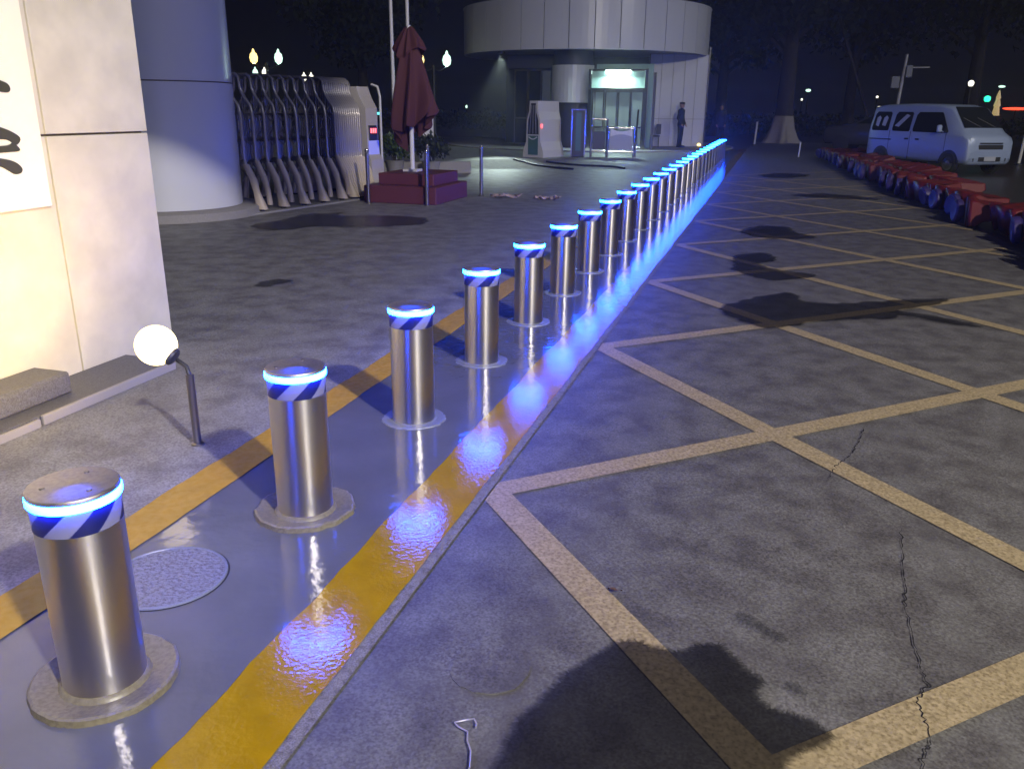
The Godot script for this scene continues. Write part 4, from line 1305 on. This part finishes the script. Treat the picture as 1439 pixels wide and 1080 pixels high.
		obj("headlight", st, M.lens_clear, o)
		st = S()
		lathe(st, [Vector2(0.0, 0.0), Vector2(0.055, 0.0), Vector2(0.06, 0.02), Vector2(0.0, 0.03)], 16, Transform3D(Basis(Vector3(0, 1, 0), Vector3(1, 0, 0), Vector3(0, 0, -1)), Vector3(2.035, 0.43, s * 0.56)))
		obj("fog_lamp", st, M.van_dark, o)
	# windscreen on the sloping front
	st = S()
	var dirx := Vector3(1.70 - 1.12, 1.24 - 1.79, 0).normalized()
	var up := Vector3(-dirx.y, dirx.x, 0)
	var wb := Basis(Vector3(0, 0, -1), -dirx, up * 1.0)
	prism(st, PackedVector2Array([Vector2(-0.53, 0.06), Vector2(0.53, 0.06), Vector2(0.66, -0.74), Vector2(-0.66, -0.74)]), 0.02, Transform3D(Basis(Vector3(0, 0, 1), -dirx, -up), Vector3(1.12, 1.79, 0) + up * 0.006 + dirx * 0.04))
	obj("windscreen", st, M.van_glass, o)
	st = S()
	tube(st, [Vector3(1.68, 1.275, 0.1), Vector3(1.43, 1.52, 0.52)], 0.012, 6)
	tube(st, [Vector3(1.68, 1.275, -0.4), Vector3(1.43, 1.52, 0.02)], 0.012, 6)
	obj("wipers", st, M.van_dark, o)
	st = S()
	box(st, Vector3(2.03, 0.74, 0), Vector3(0.05, 0.15, 0.86), Basis(), 0.015)
	obj("grille", st, M.van_dark, o)
	st = S()
	box(st, Vector3(2.045, 0.855, 0), Vector3(0.03, 0.035, 0.80), Basis(), 0.008)
	obj("chrome_bar", st, M.chrome, o)
	st = S()
	box(st, Vector3(2.045, 0.43, 0), Vector3(0.05, 0.12, 0.78), Basis(), 0.012)
	obj("bumper_intake", st, M.van_dark, o)
	st = S()
	box(st, Vector3(2.075, 0.44, 0), Vector3(0.012, 0.12, 0.40), Basis(), 0.003)
	obj("number_plate", st, M.soffit, o)
	st = S()
	box(st, Vector3(-2.06, 1.35, 0), Vector3(0.04, 0.5, 1.0), Basis(), 0.01)
	obj("rear_window", st, M.van_glass, o)
	# dark car behind it
	var c := thing("dark_car", "dark hatchback parked behind the minivan's rear", "car", Vector3(4.0, 0, -37.0), -0.35)
	st = S()
	rings = []
	for s in [[-2.0, 0.4, 0.85, 0.70, 0.6], [-1.9, 0.3, 1.0, 0.8, 0.66], [-1.0, 0.25, 1.08, 0.84, 0.7], [-0.2, 0.25, 1.45, 0.84, 0.62], [0.6, 0.25, 1.52, 0.84, 0.6], [1.4, 0.25, 1.46, 0.84, 0.6], [1.9, 0.3, 1.25, 0.8, 0.6], [2.0, 0.4, 0.9, 0.75, 0.62]]: rings.append(vring(s[0], s[1], s[2], s[3], s[4]))
	loft(st, rings)
	obj("body", st, mat("car_paint", 0.05, 0.05, 0.055, 0.2), c)
	for s in [1.0, -1.0]:
		st = S()
		prism(st, PackedVector2Array([Vector2(-0.7, 1.08), Vector2(-0.15, 1.38), Vector2(1.4, 1.36), Vector2(1.65, 1.1)]), 0.02, Transform3D(Basis(Vector3(1, 0, 0), Vector3(0, 1, -0.32 * s), Vector3(0, 0.32 * s, 1)), Vector3(0, 0, s * (0.80 + 1.13 * 0.32))))
		obj("window", st, M.van_glass, c)
		for wx in [-1.25, 1.25]:
			st = S()
			lathe(st, [Vector2(0.0, -0.1), Vector2(0.31, -0.1), Vector2(0.31, 0.08), Vector2(0.2, 0.1), Vector2(0.0, 0.09)], 22, Transform3D(Basis(Vector3(1, 0, 0), Vector3(0, 0, s), Vector3(0, -s, 0)), Vector3(wx, 0.31, s * 0.76)))
			obj("wheel", st, M.tyre, c)
		st = S()
		box(st, Vector3(-1.93, 0.78, s * 0.55), Vector3(0.1, 0.12, 0.3), Basis(), 0.02)
		obj("headlight", st, M.lens_clear, c)

# ---------------------------------------------------------------- red barriers
func barriers() -> void:
	var body := S()
	var prf := PackedVector2Array([Vector2(-0.24, 0.0), Vector2(0.24, 0.0), Vector2(0.24, 0.10), Vector2(0.15, 0.24), Vector2(0.10, 0.62), Vector2(0.07, 0.68), Vector2(-0.07, 0.68), Vector2(-0.10, 0.62), Vector2(-0.15, 0.24), Vector2(-0.24, 0.10)])
	# three stations with waists, so that it reads as moulded plastic
	var rings := []
	for t in [[-0.62, 0.86], [-0.58, 0.97], [-0.46, 1.0], [-0.40, 0.88], [-0.26, 0.88], [-0.20, 1.0], [0.20, 1.0], [0.26, 0.88], [0.40, 0.88], [0.46, 1.0], [0.58, 0.97], [0.62, 0.86]]:
		var r := []
		for p in prf: r.append(Vector3(p.x * t[1], 0.34 + (p.y - 0.34) * t[1], t[0]))
		rings.append(r)
	loft(body, rings)
	var disc := S()
	lathe(disc, [Vector2(0.0, -0.07), Vector2(0.17, -0.07), Vector2(0.205, -0.045), Vector2(0.21, 0.0), Vector2(0.205, 0.045), Vector2(0.17, 0.07), Vector2(0.06, 0.06), Vector2(0.0, 0.05)], 26)
	var strip := S()
	box(strip, Vector3(0.135, 0.42, 0.0), Vector3(0.012, 0.16, 0.30), Basis(Vector3(0, 0, 1), 0.12), 0.003)
	for st in [body, disc, strip]: st.generate_normals()
	var mb := body.commit()
	var md := disc.commit()
	var ms := strip.commit()
	var words := ["nearest", "second", "third", "fourth", "fifth", "sixth", "seventh", "eighth", "ninth", "tenth", "eleventh", "twelfth", "thirteenth", "fourteenth", "fifteenth", "sixteenth", "seventeenth", "eighteenth", "nineteenth", "twentieth", "twenty-first", "farthest"]
	for row in 2:
		var n := 22 if row == 0 else 14
		for i in n:
			var z := (-9.5 if row == 0 else -17.0) - 1.0 * i
			var x := barrier_x(z) + (0.30 if row == 0 else 0.85)
			x += rng.randf_range(-0.10, 0.10)
			var label := "%s fallen red plastic barrier of the row along the road, blue disc beneath" % words[i] if row == 0 else "%s red plastic barrier of the back row, towards the van" % words[i]
			var o := thing("plastic_barrier", label, "barrier", Vector3(x, 0, z), atan2(barrier_x(z - 0.6) - barrier_x(z + 0.6), -1.2) + PI + rng.randf_range(-0.25, 0.25), "red plastic barriers lying along the road")
			o.scale = Vector3.ONE * 0.78
			# the body lies on its side, top away from the road
			var lean := rng.randf_range(-1.55, -1.25) if row == 0 else rng.randf_range(-1.5, -1.1)
			var b := Basis(Vector3(0, 0, 1), lean)
			var low := 0.0
			for p in prf: low = minf(low, (b * Vector3(p.x, p.y, 0)).y)
			part("body", mb, M.barrier_red, o, Transform3D(b, Vector3(-0.15, -low, 0)))
			if row == 0 and i % 4 != 3:
				for q in ([-0.34, 0.3] if i % 3 == 0 else [0.05]):
					var tb := Basis(Vector3(0, 0, 1), PI / 2 + rng.randf_range(-0.15, 0.35)) * Basis(Vector3(1, 0, 0), rng.randf_range(-0.3, 0.3))
					part("blue_disc", md, M.barrier_blue, o, Transform3D(tb, Vector3(-0.30, 0.235, q)))
			if rng.randf() < 0.4: part("reflective_strip", ms, M.barrier_tape, o, Transform3D(b, Vector3(-0.15, -low, rng.randf_range(-0.2, 0.2))))

func barrier_x(z: float) -> float:
	var t := [[-6.0, 2.75], [-10.0, 2.80], [-12.0, 2.78], [-16.0, 2.50], [-18.5, 2.25], [-24.0, 1.85], [-32.0, 1.40]]
	for i in t.size() - 1:
		if z <= t[i][0] and z >= t[i + 1][0]:
			return lerpf(t[i][1], t[i + 1][1], (z - t[i][0]) / (t[i + 1][0] - t[i][0]))
	return 2.75 if z > -6 else 1.40

# ---------------------------------------------------------------- lamps, trees, far things
func lamp_globe(st: SurfaceTool, c: Vector3, k: float) -> void:
	lathe(st, [Vector2(0.06, -0.22), Vector2(0.13, -0.16), Vector2(0.16, -0.02), Vector2(0.13, 0.12), Vector2(0.05, 0.20), Vector2(0.045, 0.26), Vector2(0.0, 0.33)].map(func(p): return p * k), 14, Transform3D(Basis(), c))

func lantern_post(label: String, at: Vector3, gap: float, h: float, mats: Array, k := 1.0, e := 0.0) -> void:
	var o := thing("street_lamp", label, "street lamp", at, 0.30, "twin lantern street lamps")
	var st := S()
	tube(st, [Vector3(0, 0, 0), Vector3(0, h - 0.2, 0)], [0.07, 0.045], 10)
	tube(st, [Vector3(-gap / 2, h - 0.24 * k, 0), Vector3(-gap * 0.25, h - 0.42, 0), Vector3(0, h - 0.3, 0), Vector3(gap * 0.25, h - 0.42, 0), Vector3(gap / 2, h - 0.24 * k, 0)], 0.022, 6)
	lathe(st, [Vector2(0.16, 0), Vector2(0.15, 0.3), Vector2(0.08, 0.5)], 12)
	obj("post", st, M.lamp_black, o)
	for i in mats.size():
		var x := (-gap / 2 if i == 0 else gap / 2) if mats.size() > 1 else -gap / 2
		st = S()
		lamp_globe(st, Vector3(0, 0, 0), k)
		var g := obj("lantern_globe", st, M[mats[i]], o, Transform3D(Basis(), Vector3(x, h, 0)))
		if e > 0:
			var l := OmniLight3D.new()
			l.name = "lantern_light"
			l.light_color = M[mats[i]].emission
			l.light_energy = e
			l.light_size = 0.12; l.omni_range = 60; l.omni_attenuation = 2; l.shadow_enabled = true
			g.add_child(l)

func mast_lamp(label: String, at: Vector3, arm: Vector3, h: float, e: float, c: Color, aim: Vector3) -> void:
	var o := thing("mast_lamp", label, "street lamp", at)
	var st := S()
	tube(st, [Vector3.ZERO, Vector3(0, h - 0.4, 0), arm * 0.4 + Vector3(0, h, 0), arm + Vector3(0, h + 0.1, 0)], [0.10, 0.07, 0.05, 0.045], 12)
	obj("mast", st, M.dull_steel, o)
	st = S()
	box(st, arm + Vector3(0, h + 0.12, 0), Vector3(0.30, 0.08, 0.30), Basis(), 0.02)
	obj("lamp_head", st, M.lamp_black, o)
	st = S()
	box(st, arm + Vector3(0, h + 0.065, 0), Vector3(0.24, 0.02, 0.24), Basis(), 0.004)
	obj("lamp_lens", st, M.globe_white, o)
	var l := SpotLight3D.new()
	l.name = "lamp_beam"
	l.light_color = c.linear_to_srgb()
	l.light_energy = e
	l.light_size = 0.30
	l.spot_angle = 64; l.spot_angle_attenuation = 0.6; l.spot_range = 90; l.spot_attenuation = 2
	l.shadow_enabled = true
	o.add_child(l)
	l.position = arm + Vector3(0, h, 0)
	l.basis = Basis.looking_at((aim - at - l.position).normalized())

func tree(label: String, at: Vector3, r: float, h: float, spread: float, washed: bool, n_leaf: int, sd: int) -> void:
	rng.seed = sd
	var o := thing("tree", label, "tree", at, 0.0, "trees along the dark road")
	var root := func(rr: float, a: float, y: float) -> float:
		return rr * (1.0 + 0.36 * clampf(1.0 - y / 1.6, 0.0, 1.0) * sin(5 * a + 0.4) + 0.06 * sin(9 * a + y * 2))
	var st := S()
	lathe(st, [Vector2(r * 1.75, -0.05), Vector2(r * 1.45, 0.25), Vector2(r * 1.18, 0.7), Vector2(r, 1.3), Vector2(r * 0.92, 2.2), Vector2(r * 0.8, h * 0.4), Vector2(r * 0.62, h * 0.55)], 22, Transform3D(), root)
	var tips := []
	for k in 9:
		var a := TAU * k / 9.0 + rng.randf_range(-0.3, 0.3)
		var y0 := h * rng.randf_range(0.34, 0.54)
		var d := Vector3(cos(a), rng.randf_range(0.5, 1.4), sin(a)).normalized()
		var p0 := Vector3(0, y0, 0)
		var p1 := p0 + d * spread * 0.5 + Vector3(0, 0.2, 0)
		var p2 := p1 + (d + Vector3(rng.randf_range(-0.4, 0.4), 0.35, rng.randf_range(-0.4, 0.4))).normalized() * spread * 0.5
		tube(st, [p0, p1, p2], [r * 0.36, r * 0.2, r * 0.05], 7)
		tips.append([p1, spread * 0.42]); tips.append([p2, spread * 0.5])
	tips.append([Vector3(0, h * 0.85, 0), spread * 0.6])
	obj("trunk", st, M.bark, o)
	if washed:
		st = S()
		lathe(st, [Vector2(r * 1.76, -0.02), Vector2(r * 1.46, 0.25), Vector2(r * 1.19, 0.7), Vector2(r * 1.01, 1.28)], 22, Transform3D(), func(rr: float, a: float, y: float) -> float: return root.call(rr, a, y) + 0.012)
		obj("whitewash_band", st, M.whitewash, o)
	leaves(o, "crown", M.dark_leaf, tips, n_leaf, 0.42)

func far_things() -> void:
	lantern_post("nearer twin lantern lamp above the folding gate, one globe yellow and one white", Vector3(-20.35, 0, -32), 1.02, 3.40, ["globe_warm", "globe_cool"], 1.05, 3.0)
	lantern_post("twin lantern lamp beside the parasol, yellow globe nearer to it", Vector3(-12.95, 0, -32), 1.04, 3.27, ["globe_warm", "globe_cool"], 1.05, 3.0)
	lantern_post("small far twin lantern just above the top of the folding gate, beneath the larger pair", Vector3(-38.8, 0, -60), 0.72, 3.95, ["globe_cool", "globe_white"], 1.3, 0.0)
	lantern_post("small far twin lantern above the middle of the folding gate", Vector3(-34.65, 0, -60), 0.55, 3.58, ["globe_white", "globe_white"], 1.2, 0.0)
	lantern_post("tiny far lantern above the gate's drive unit", Vector3(-30.2, 0, -60), 1.1, 2.55, ["globe_white", "globe_white"], 0.55, 0.0)
	# lamp post with a cyan sign by the drive unit
	var p := thing("sign_post", "thin pale post with a small cyan sign beside the gate's drive unit", "sign post", Vector3(-8.60, 0, -18.0))
	var st := S()
	tube(st, [Vector3(0, 0, 0), Vector3(0, 1.75, 0), Vector3(-0.05, 1.95, 0), Vector3(-0.2, 2.0, 0)], 0.03, 8)
	obj("post", st, M.white_paint, p)
	st = S()
	box(st, Vector3(-0.12, 1.38, 0.04), Vector3(0.22, 0.055, 0.03), Basis(), 0.006)
	obj("cyan_sign", st, M.neon_cyan, p)
	mast_lamp("tall mast lamp standing outside the view on the road side, lighting the grid", Vector3(11.4, 0, 5.6), Vector3(-2.4, 0, -0.6), 9.0, 430.0, Color(1.0, 0.94, 0.86), Vector3(4.5, 0, 0.5))
	mast_lamp("tall mast lamp outside the view beside the parking lot, lighting the van", Vector3(13.5, 0, -17.5), Vector3(-2.4, 0, -0.4), 8.2, 45.0, Color(1.0, 0.97, 0.85), Vector3(0, 0, -30))
	# trees
	tree("large tree with a whitewashed foot near the end of the bollard row", Vector3(0.34, 0, -45), 0.42, 11.0, 4.6, true, 5200, 11)
	tree("dark tree standing between the gatehouse and the whitewashed tree", Vector3(-3.4, 0, -56), 0.35, 10.0, 4.2, false, 3200, 12)
	tree("dark slim tree just behind the whitewashed tree, road side", Vector3(3.8, 0, -52), 0.30, 10.5, 4.0, false, 3200, 13)
	tree("dark tree rising behind the minivan", Vector3(9.5, 0, -50), 0.36, 12.0, 5.0, false, 3600, 14)
	tree("dark tree near the green-lit tower", Vector3(15.5, 0, -56), 0.36, 12.0, 5.0, false, 3200, 15)
	tree("dark tree far behind the folding gate and its lanterns", Vector3(-26.0, 0, -52), 0.36, 10.0, 5.0, false, 3200, 16)
	rng.seed = 5
	var hd := Node3D.new()
	hd.name = "hedge"
	hd.set_meta("kind", "stuff"); hd.set_meta("label", "low dark hedge running across the far end of the road"); hd.set_meta("category", "hedge")
	add_child(hd)
	var blobs := []
	for k in 70: blobs.append([Vector3(-44 + k * 1.05, 0.55 + rng.randf_range(-0.1, 0.2), -60 + rng.randf_range(-1, 1)), 0.95])
	leaves(hd, "foliage", M.dark_leaf, blobs, 9000, 0.28)
	# camera pole
	var cp := thing("camera_pole", "thin pale pole with camera boxes and an arm above the minivan's roof", "pole", Vector3(5.05, 0, -42))
	st = S()
	tube(st, [Vector3(-0.05, 0, 0), Vector3(0.12, 3.9, 0)], [0.09, 0.06], 10)
	obj("pole", st, M.white_paint, cp)
	st = S()
	tube(st, [Vector3(0.1, 3.35, 0), Vector3(1.1, 3.37, 0)], 0.035, 6)
	obj("arm", st, M.white_paint, cp)
	st = S()
	box(st, Vector3(-0.22, 2.75, 0.1), Vector3(0.34, 0.5, 0.25), Basis(), 0.03)
	obj("control_box", st, M.soffit, cp)
	st = S()
	box(st, Vector3(0.28, 3.2, 0.1), Vector3(0.26, 0.5, 0.24), Basis(), 0.03)
	obj("camera", st, M.soffit, cp)
	# leaning prop beside the tree
	st = S()
	tube(st, [Vector3(4.9, 0, -47), Vector3(2.3, 6.5, -48)], 0.07, 8)
	tag(obj("leaning_pole", st, M.bark), "bare pole leaning to one side behind the white and blue minivan", "pole")
	# marker posts
	var mp := thing("marker_post", "short white marker post at the far end of the red barriers", "post", Vector3(0.86, 0, -31), 0.0, "short white marker posts")
	st = S()
	tube(st, [Vector3(0, 0, 0), Vector3(0.02, 0.52, 0)], 0.022, 8)
	obj("shaft", st, M.white_paint, mp)
	st = S()
	lathe(st, [Vector2(0.07, 0), Vector2(0.06, 0.02), Vector2(0.022, 0.03)], 12)
	obj("base", st, M.dark_metal, mp)
	copy(mp, "short white marker post in front of the minivan's bonnet", Vector3(7.3, 0, -29.8)).scale = Vector3.ONE * 2.0
	copy(mp, "short white marker post beside the whitewashed tree", Vector3(-0.85, 0, -41.0)).scale = Vector3.ONE * 2.0
	# lit things far beyond
	var far := [
		["far_lamp", "bright white lamp high over the minivan's roof", "lamp", Vector3(7.5, 2.66, -40), Vector3(0.22, 0.25, 0.2), "globe_white"],
		["blue_lamp", "pale blue lamp above the green-lit tower", "lamp", Vector3(17.3, 3.55, -80), Vector3(0.5, 0.18, 0.3), "globe_cool"],
		["green_sign", "green glowing sign beside the lit tower", "sign", Vector3(16.4, 2.6, -80), Vector3(0.5, 0.5, 0.2), "neon_green"],
		["red_sign", "red neon sign beside the green-lit tower at the edge of the photo", "sign", Vector3(18.6, 1.85, -80), Vector3(1.9, 0.22, 0.2), "neon_red"],
		["white_lamp", "small white lamp between the pale lamp and the tower", "lamp", Vector3(15.6, 2.9, -80), Vector3(0.25, 0.3, 0.2), "globe_white"],
		["far_lamp", "twin white light over the trunk's far side, beyond the tree", "lamp", Vector3(2.4, 3.2, -80), Vector3(0.42, 0.25, 0.2), "globe_cool"],
		["far_lamp", "tiny white light low behind the whitewashed tree", "lamp", Vector3(1.95, 2.45, -80), Vector3(0.16, 0.2, 0.2), "globe_white"],
		["far_lamp", "tiny white light above the dark car's roof", "lamp", Vector3(8.0, 2.7, -80), Vector3(0.2, 0.2, 0.2), "globe_white"],
		["far_lamp", "faint pair of lights above the back of the minivan", "lamp", Vector3(8.4, 1.9, -80), Vector3(0.5, 0.14, 0.2), "globe_white"],
		["red_beacon", "small red light over the middle of the minivan's roof", "lamp", Vector3(11.3, 1.9, -80), Vector3(0.28, 0.22, 0.2), "neon_red"],
		["far_lamp", "small white light beyond the gatehouse's road corner", "lamp", Vector3(-4.9, 2.75, -80), Vector3(0.4, 0.2, 0.2), "globe_cool"],
		["far_lamp", "faint light low in the dark between the parasol and gatehouse", "lamp", Vector3(-29.0, 1.6, -80), Vector3(0.2, 0.3, 0.2), "globe_cool"]]
	for f in far:
		var o := thing(f[0], f[1], f[2], f[3] * Vector3(1, 0, 1))
		st = S()
		var s: Vector3 = f[4]
		lathe(st, [Vector2(0, -0.5), Vector2(0.35, -0.4), Vector2(0.5, -0.1), Vector2(0.5, 0.2), Vector2(0.3, 0.42), Vector2(0, 0.5)], 12, Transform3D(Basis.from_scale(s), Vector3(0, f[3].y, 0)))
		obj("lamp_glow", st, M[f[5]], o)
		st = S()
		tube(st, [Vector3(0, 0, 0), Vector3(0, f[3].y - s.y * 0.45, 0)], 0.05, 6)
		obj("support", st, M.lamp_black, o)
	var tw := thing("lit_tower", "small tower lit yellow and green at the photo's edge beyond the minivan", "tower", Vector3(17.2, 0, -80))
	st = S()
	lathe(st, [Vector2(0.6, 0.0), Vector2(0.5, 1.3)], 8)
	obj("base", st, M.booth_dark, tw)
	st = S()
	lathe(st, [Vector2(0.30, 1.3), Vector2(0.20, 2.0), Vector2(0.28, 2.05), Vector2(0.14, 2.6), Vector2(0.2, 2.65), Vector2(0.09, 3.1), Vector2(0.0, 3.3)], 8)
	obj("lit_spire", st, M.lit_tower, tw)
	# litter
	var litter := [["fallen_cloth", Vector3(-4.5, 0, -14.45), 0.15, "crumpled pale cloth on the forecourt, nearer the red platform"], ["fallen_cloth", Vector3(-3.72, 0, -14.4), 0.13, "small crumpled pale cloth on the forecourt, nearer the bollards"]]
	var ln := noise(2.0, 3, FastNoiseLite.TYPE_SIMPLEX, 3)
	for q in litter:
		st = S()
		var hgt := func(u: float, v: float) -> Vector3:
			var e := 1.0 + 0.5 * ln.get_noise_2d(atan2(v, u) * 2.0, q[2] * 90)
			return Vector3(u * q[2] * 1.5 * e, 0.008 + 0.09 * absf(ln.get_noise_2d(u * 2.2 + q[2] * 50, v * 2.2)), v * q[2] * 0.8 * e)
		st.set_smooth_group(1)
		for iu in 12:
			for iv in 10:
				var c := []
				for d in [[0, 0], [1, 0], [1, 1], [0, 1]]: c.append(hgt.call((iu + d[0]) / 6.0 - 1.0, (iv + d[1]) / 5.0 - 1.0))
				face(st, c, Vector3(0, -5, 0))
		var o := obj(q[0], st, M.rag)
		o.position = q[1]
		tag(o, q[3], "cloth")
	var hoses := [["thin dark hose curving across the painted light pool before the kiosk", [[-7.6, -25.2], [-7.0, -24.2], [-6.3, -23.0], [-5.5, -22.2], [-4.9, -21.8]]], ["thin dark hose looping on the painted light pool towards the bollards", [[-6.4, -24.6], [-5.8, -23.9], [-5.0, -23.4], [-4.2, -23.3], [-3.7, -22.6]]]]
	for hs in hoses:
		st = S()
		var line := []
		for i in hs[1].size() - 1:
			var c: Array = hs[1]
			for k in 6:
				var q := Vector2(c[i][0], c[i][1]).cubic_interpolate(Vector2(c[i + 1][0], c[i + 1][1]), Vector2(c[maxi(i - 1, 0)][0], c[maxi(i - 1, 0)][1]), Vector2(c[mini(i + 2, c.size() - 1)][0], c[mini(i + 2, c.size() - 1)][1]), k / 6.0)
				line.append(Vector3(q.x, 0.03, q.y))
		tube(st, line, 0.028, 8)
		tag(obj("hose", st, M.dark_metal), hs[0], "hose", "hoses on the pale paving")
	st = S()
	var wp := []
	for c in [[-0.55,-1.42], [-0.555,-1.52], [-0.57,-1.57], [-0.59,-1.60], [-0.60,-1.63], [-0.63,-1.64], [-0.645,-1.652], [-0.62,-1.67], [-0.60,-1.68], [-0.588,-1.665], [-0.585, -1.65]]: wp.append(Vector3(c[0], 0.008, c[1]))
	tube(st, wp, 0.0022, 6)
	tag(obj("wire", st, M.wire), "thin bent wire with a looped end on the asphalt", "wire")
	st = S()
	for k in 6:
		var a := -0.5 + k * 0.2
		quad(st, Vector3(k * 0.008, 0.006 + 0.004 * sin(k * 1.1), -0.012 * sin(PI * k / 6.0)), Vector3((k + 1) * 0.008, 0.006 + 0.004 * sin((k + 1) * 1.1), -0.012 * sin(PI * (k + 1) / 6.0)), Vector3((k + 1) * 0.008, 0.012, 0.012 * sin(PI * (k + 1) / 6.0)), Vector3(k * 0.008, 0.012, 0.012 * sin(PI * k / 6.0)))
	var lf := obj("dry_leaf", st, M.dry_leaf)
	lf.position = Vector3(-0.38, 0.003, -2.40)
	tag(lf, "small dry leaf on a yellow road line", "leaf")

func _ready() -> void:
	rng.seed = 20
	var cam := Camera3D.new()
	cam.name = "camera"
	cam.fov = 49.83
	cam.near = 0.05; cam.far = 800.0
	cam.position = Vector3(0, 1.53, 0)
	cam.basis = Basis.from_euler(Vector3(-0.32259, 0.2924, 0.01009))
	add_child(cam)
	cam.current = true
	var env := Environment.new()
	var sky := Sky.new()
	var sm := ProceduralSkyMaterial.new()
	sm.sky_top_color = Color(0.0012, 0.0013, 0.003).linear_to_srgb()
	sm.sky_horizon_color = Color(0.0018, 0.0019, 0.0048).linear_to_srgb()
	sm.ground_horizon_color = Color(0.0018, 0.0019, 0.0048).linear_to_srgb()
	sm.ground_bottom_color = Color(0.001, 0.001, 0.001).linear_to_srgb()
	sky.sky_material = sm
	env.background_mode = Environment.BG_SKY
	env.sky = sky
	env.background_energy_multiplier = 1.0
	env.tonemap_mode = Environment.TONE_MAPPER_LINEAR
	env.tonemap_exposure = 1.0
	env.sdfgi_enabled = true; env.ssao_enabled = true; env.ssil_enabled = true
	env.volumetric_fog_enabled = true
	env.volumetric_fog_density = 0.003
	env.volumetric_fog_albedo = Color(0.9, 0.9, 0.9)
	env.volumetric_fog_anisotropy = 0.7
	var we := WorldEnvironment.new()
	we.name = "environment"
	we.environment = env
	add_child(we)
	var lamp_dir := DirectionalLight3D.new()
	lamp_dir.name = "street_lamp_stand_in"  # added directional light, stands in for a high street lamp out of view
	lamp_dir.light_color = Color(0.9, 0.93, 1.0)
	lamp_dir.light_energy = 0.12
	lamp_dir.light_angular_distance = 0.5
	lamp_dir.shadow_enabled = true
	lamp_dir.basis = Basis.looking_at(Vector3(-0.76, -0.52, -0.40))
	add_child(lamp_dir)
	materials()
	ground()
	left_wall()
	booth()
	far_things()
	gate()
	van()
	bollards()
	barriers()
	parasol()
	person("guard in dark uniform and cap standing before the gatehouse wall", Vector3(-3.72, 0.05, -36.0), 1.25, true)
	person("dim figure in dark clothes beyond the gatehouse's road corner", Vector3(-2.35, 0, -39.5), 0.2, false)
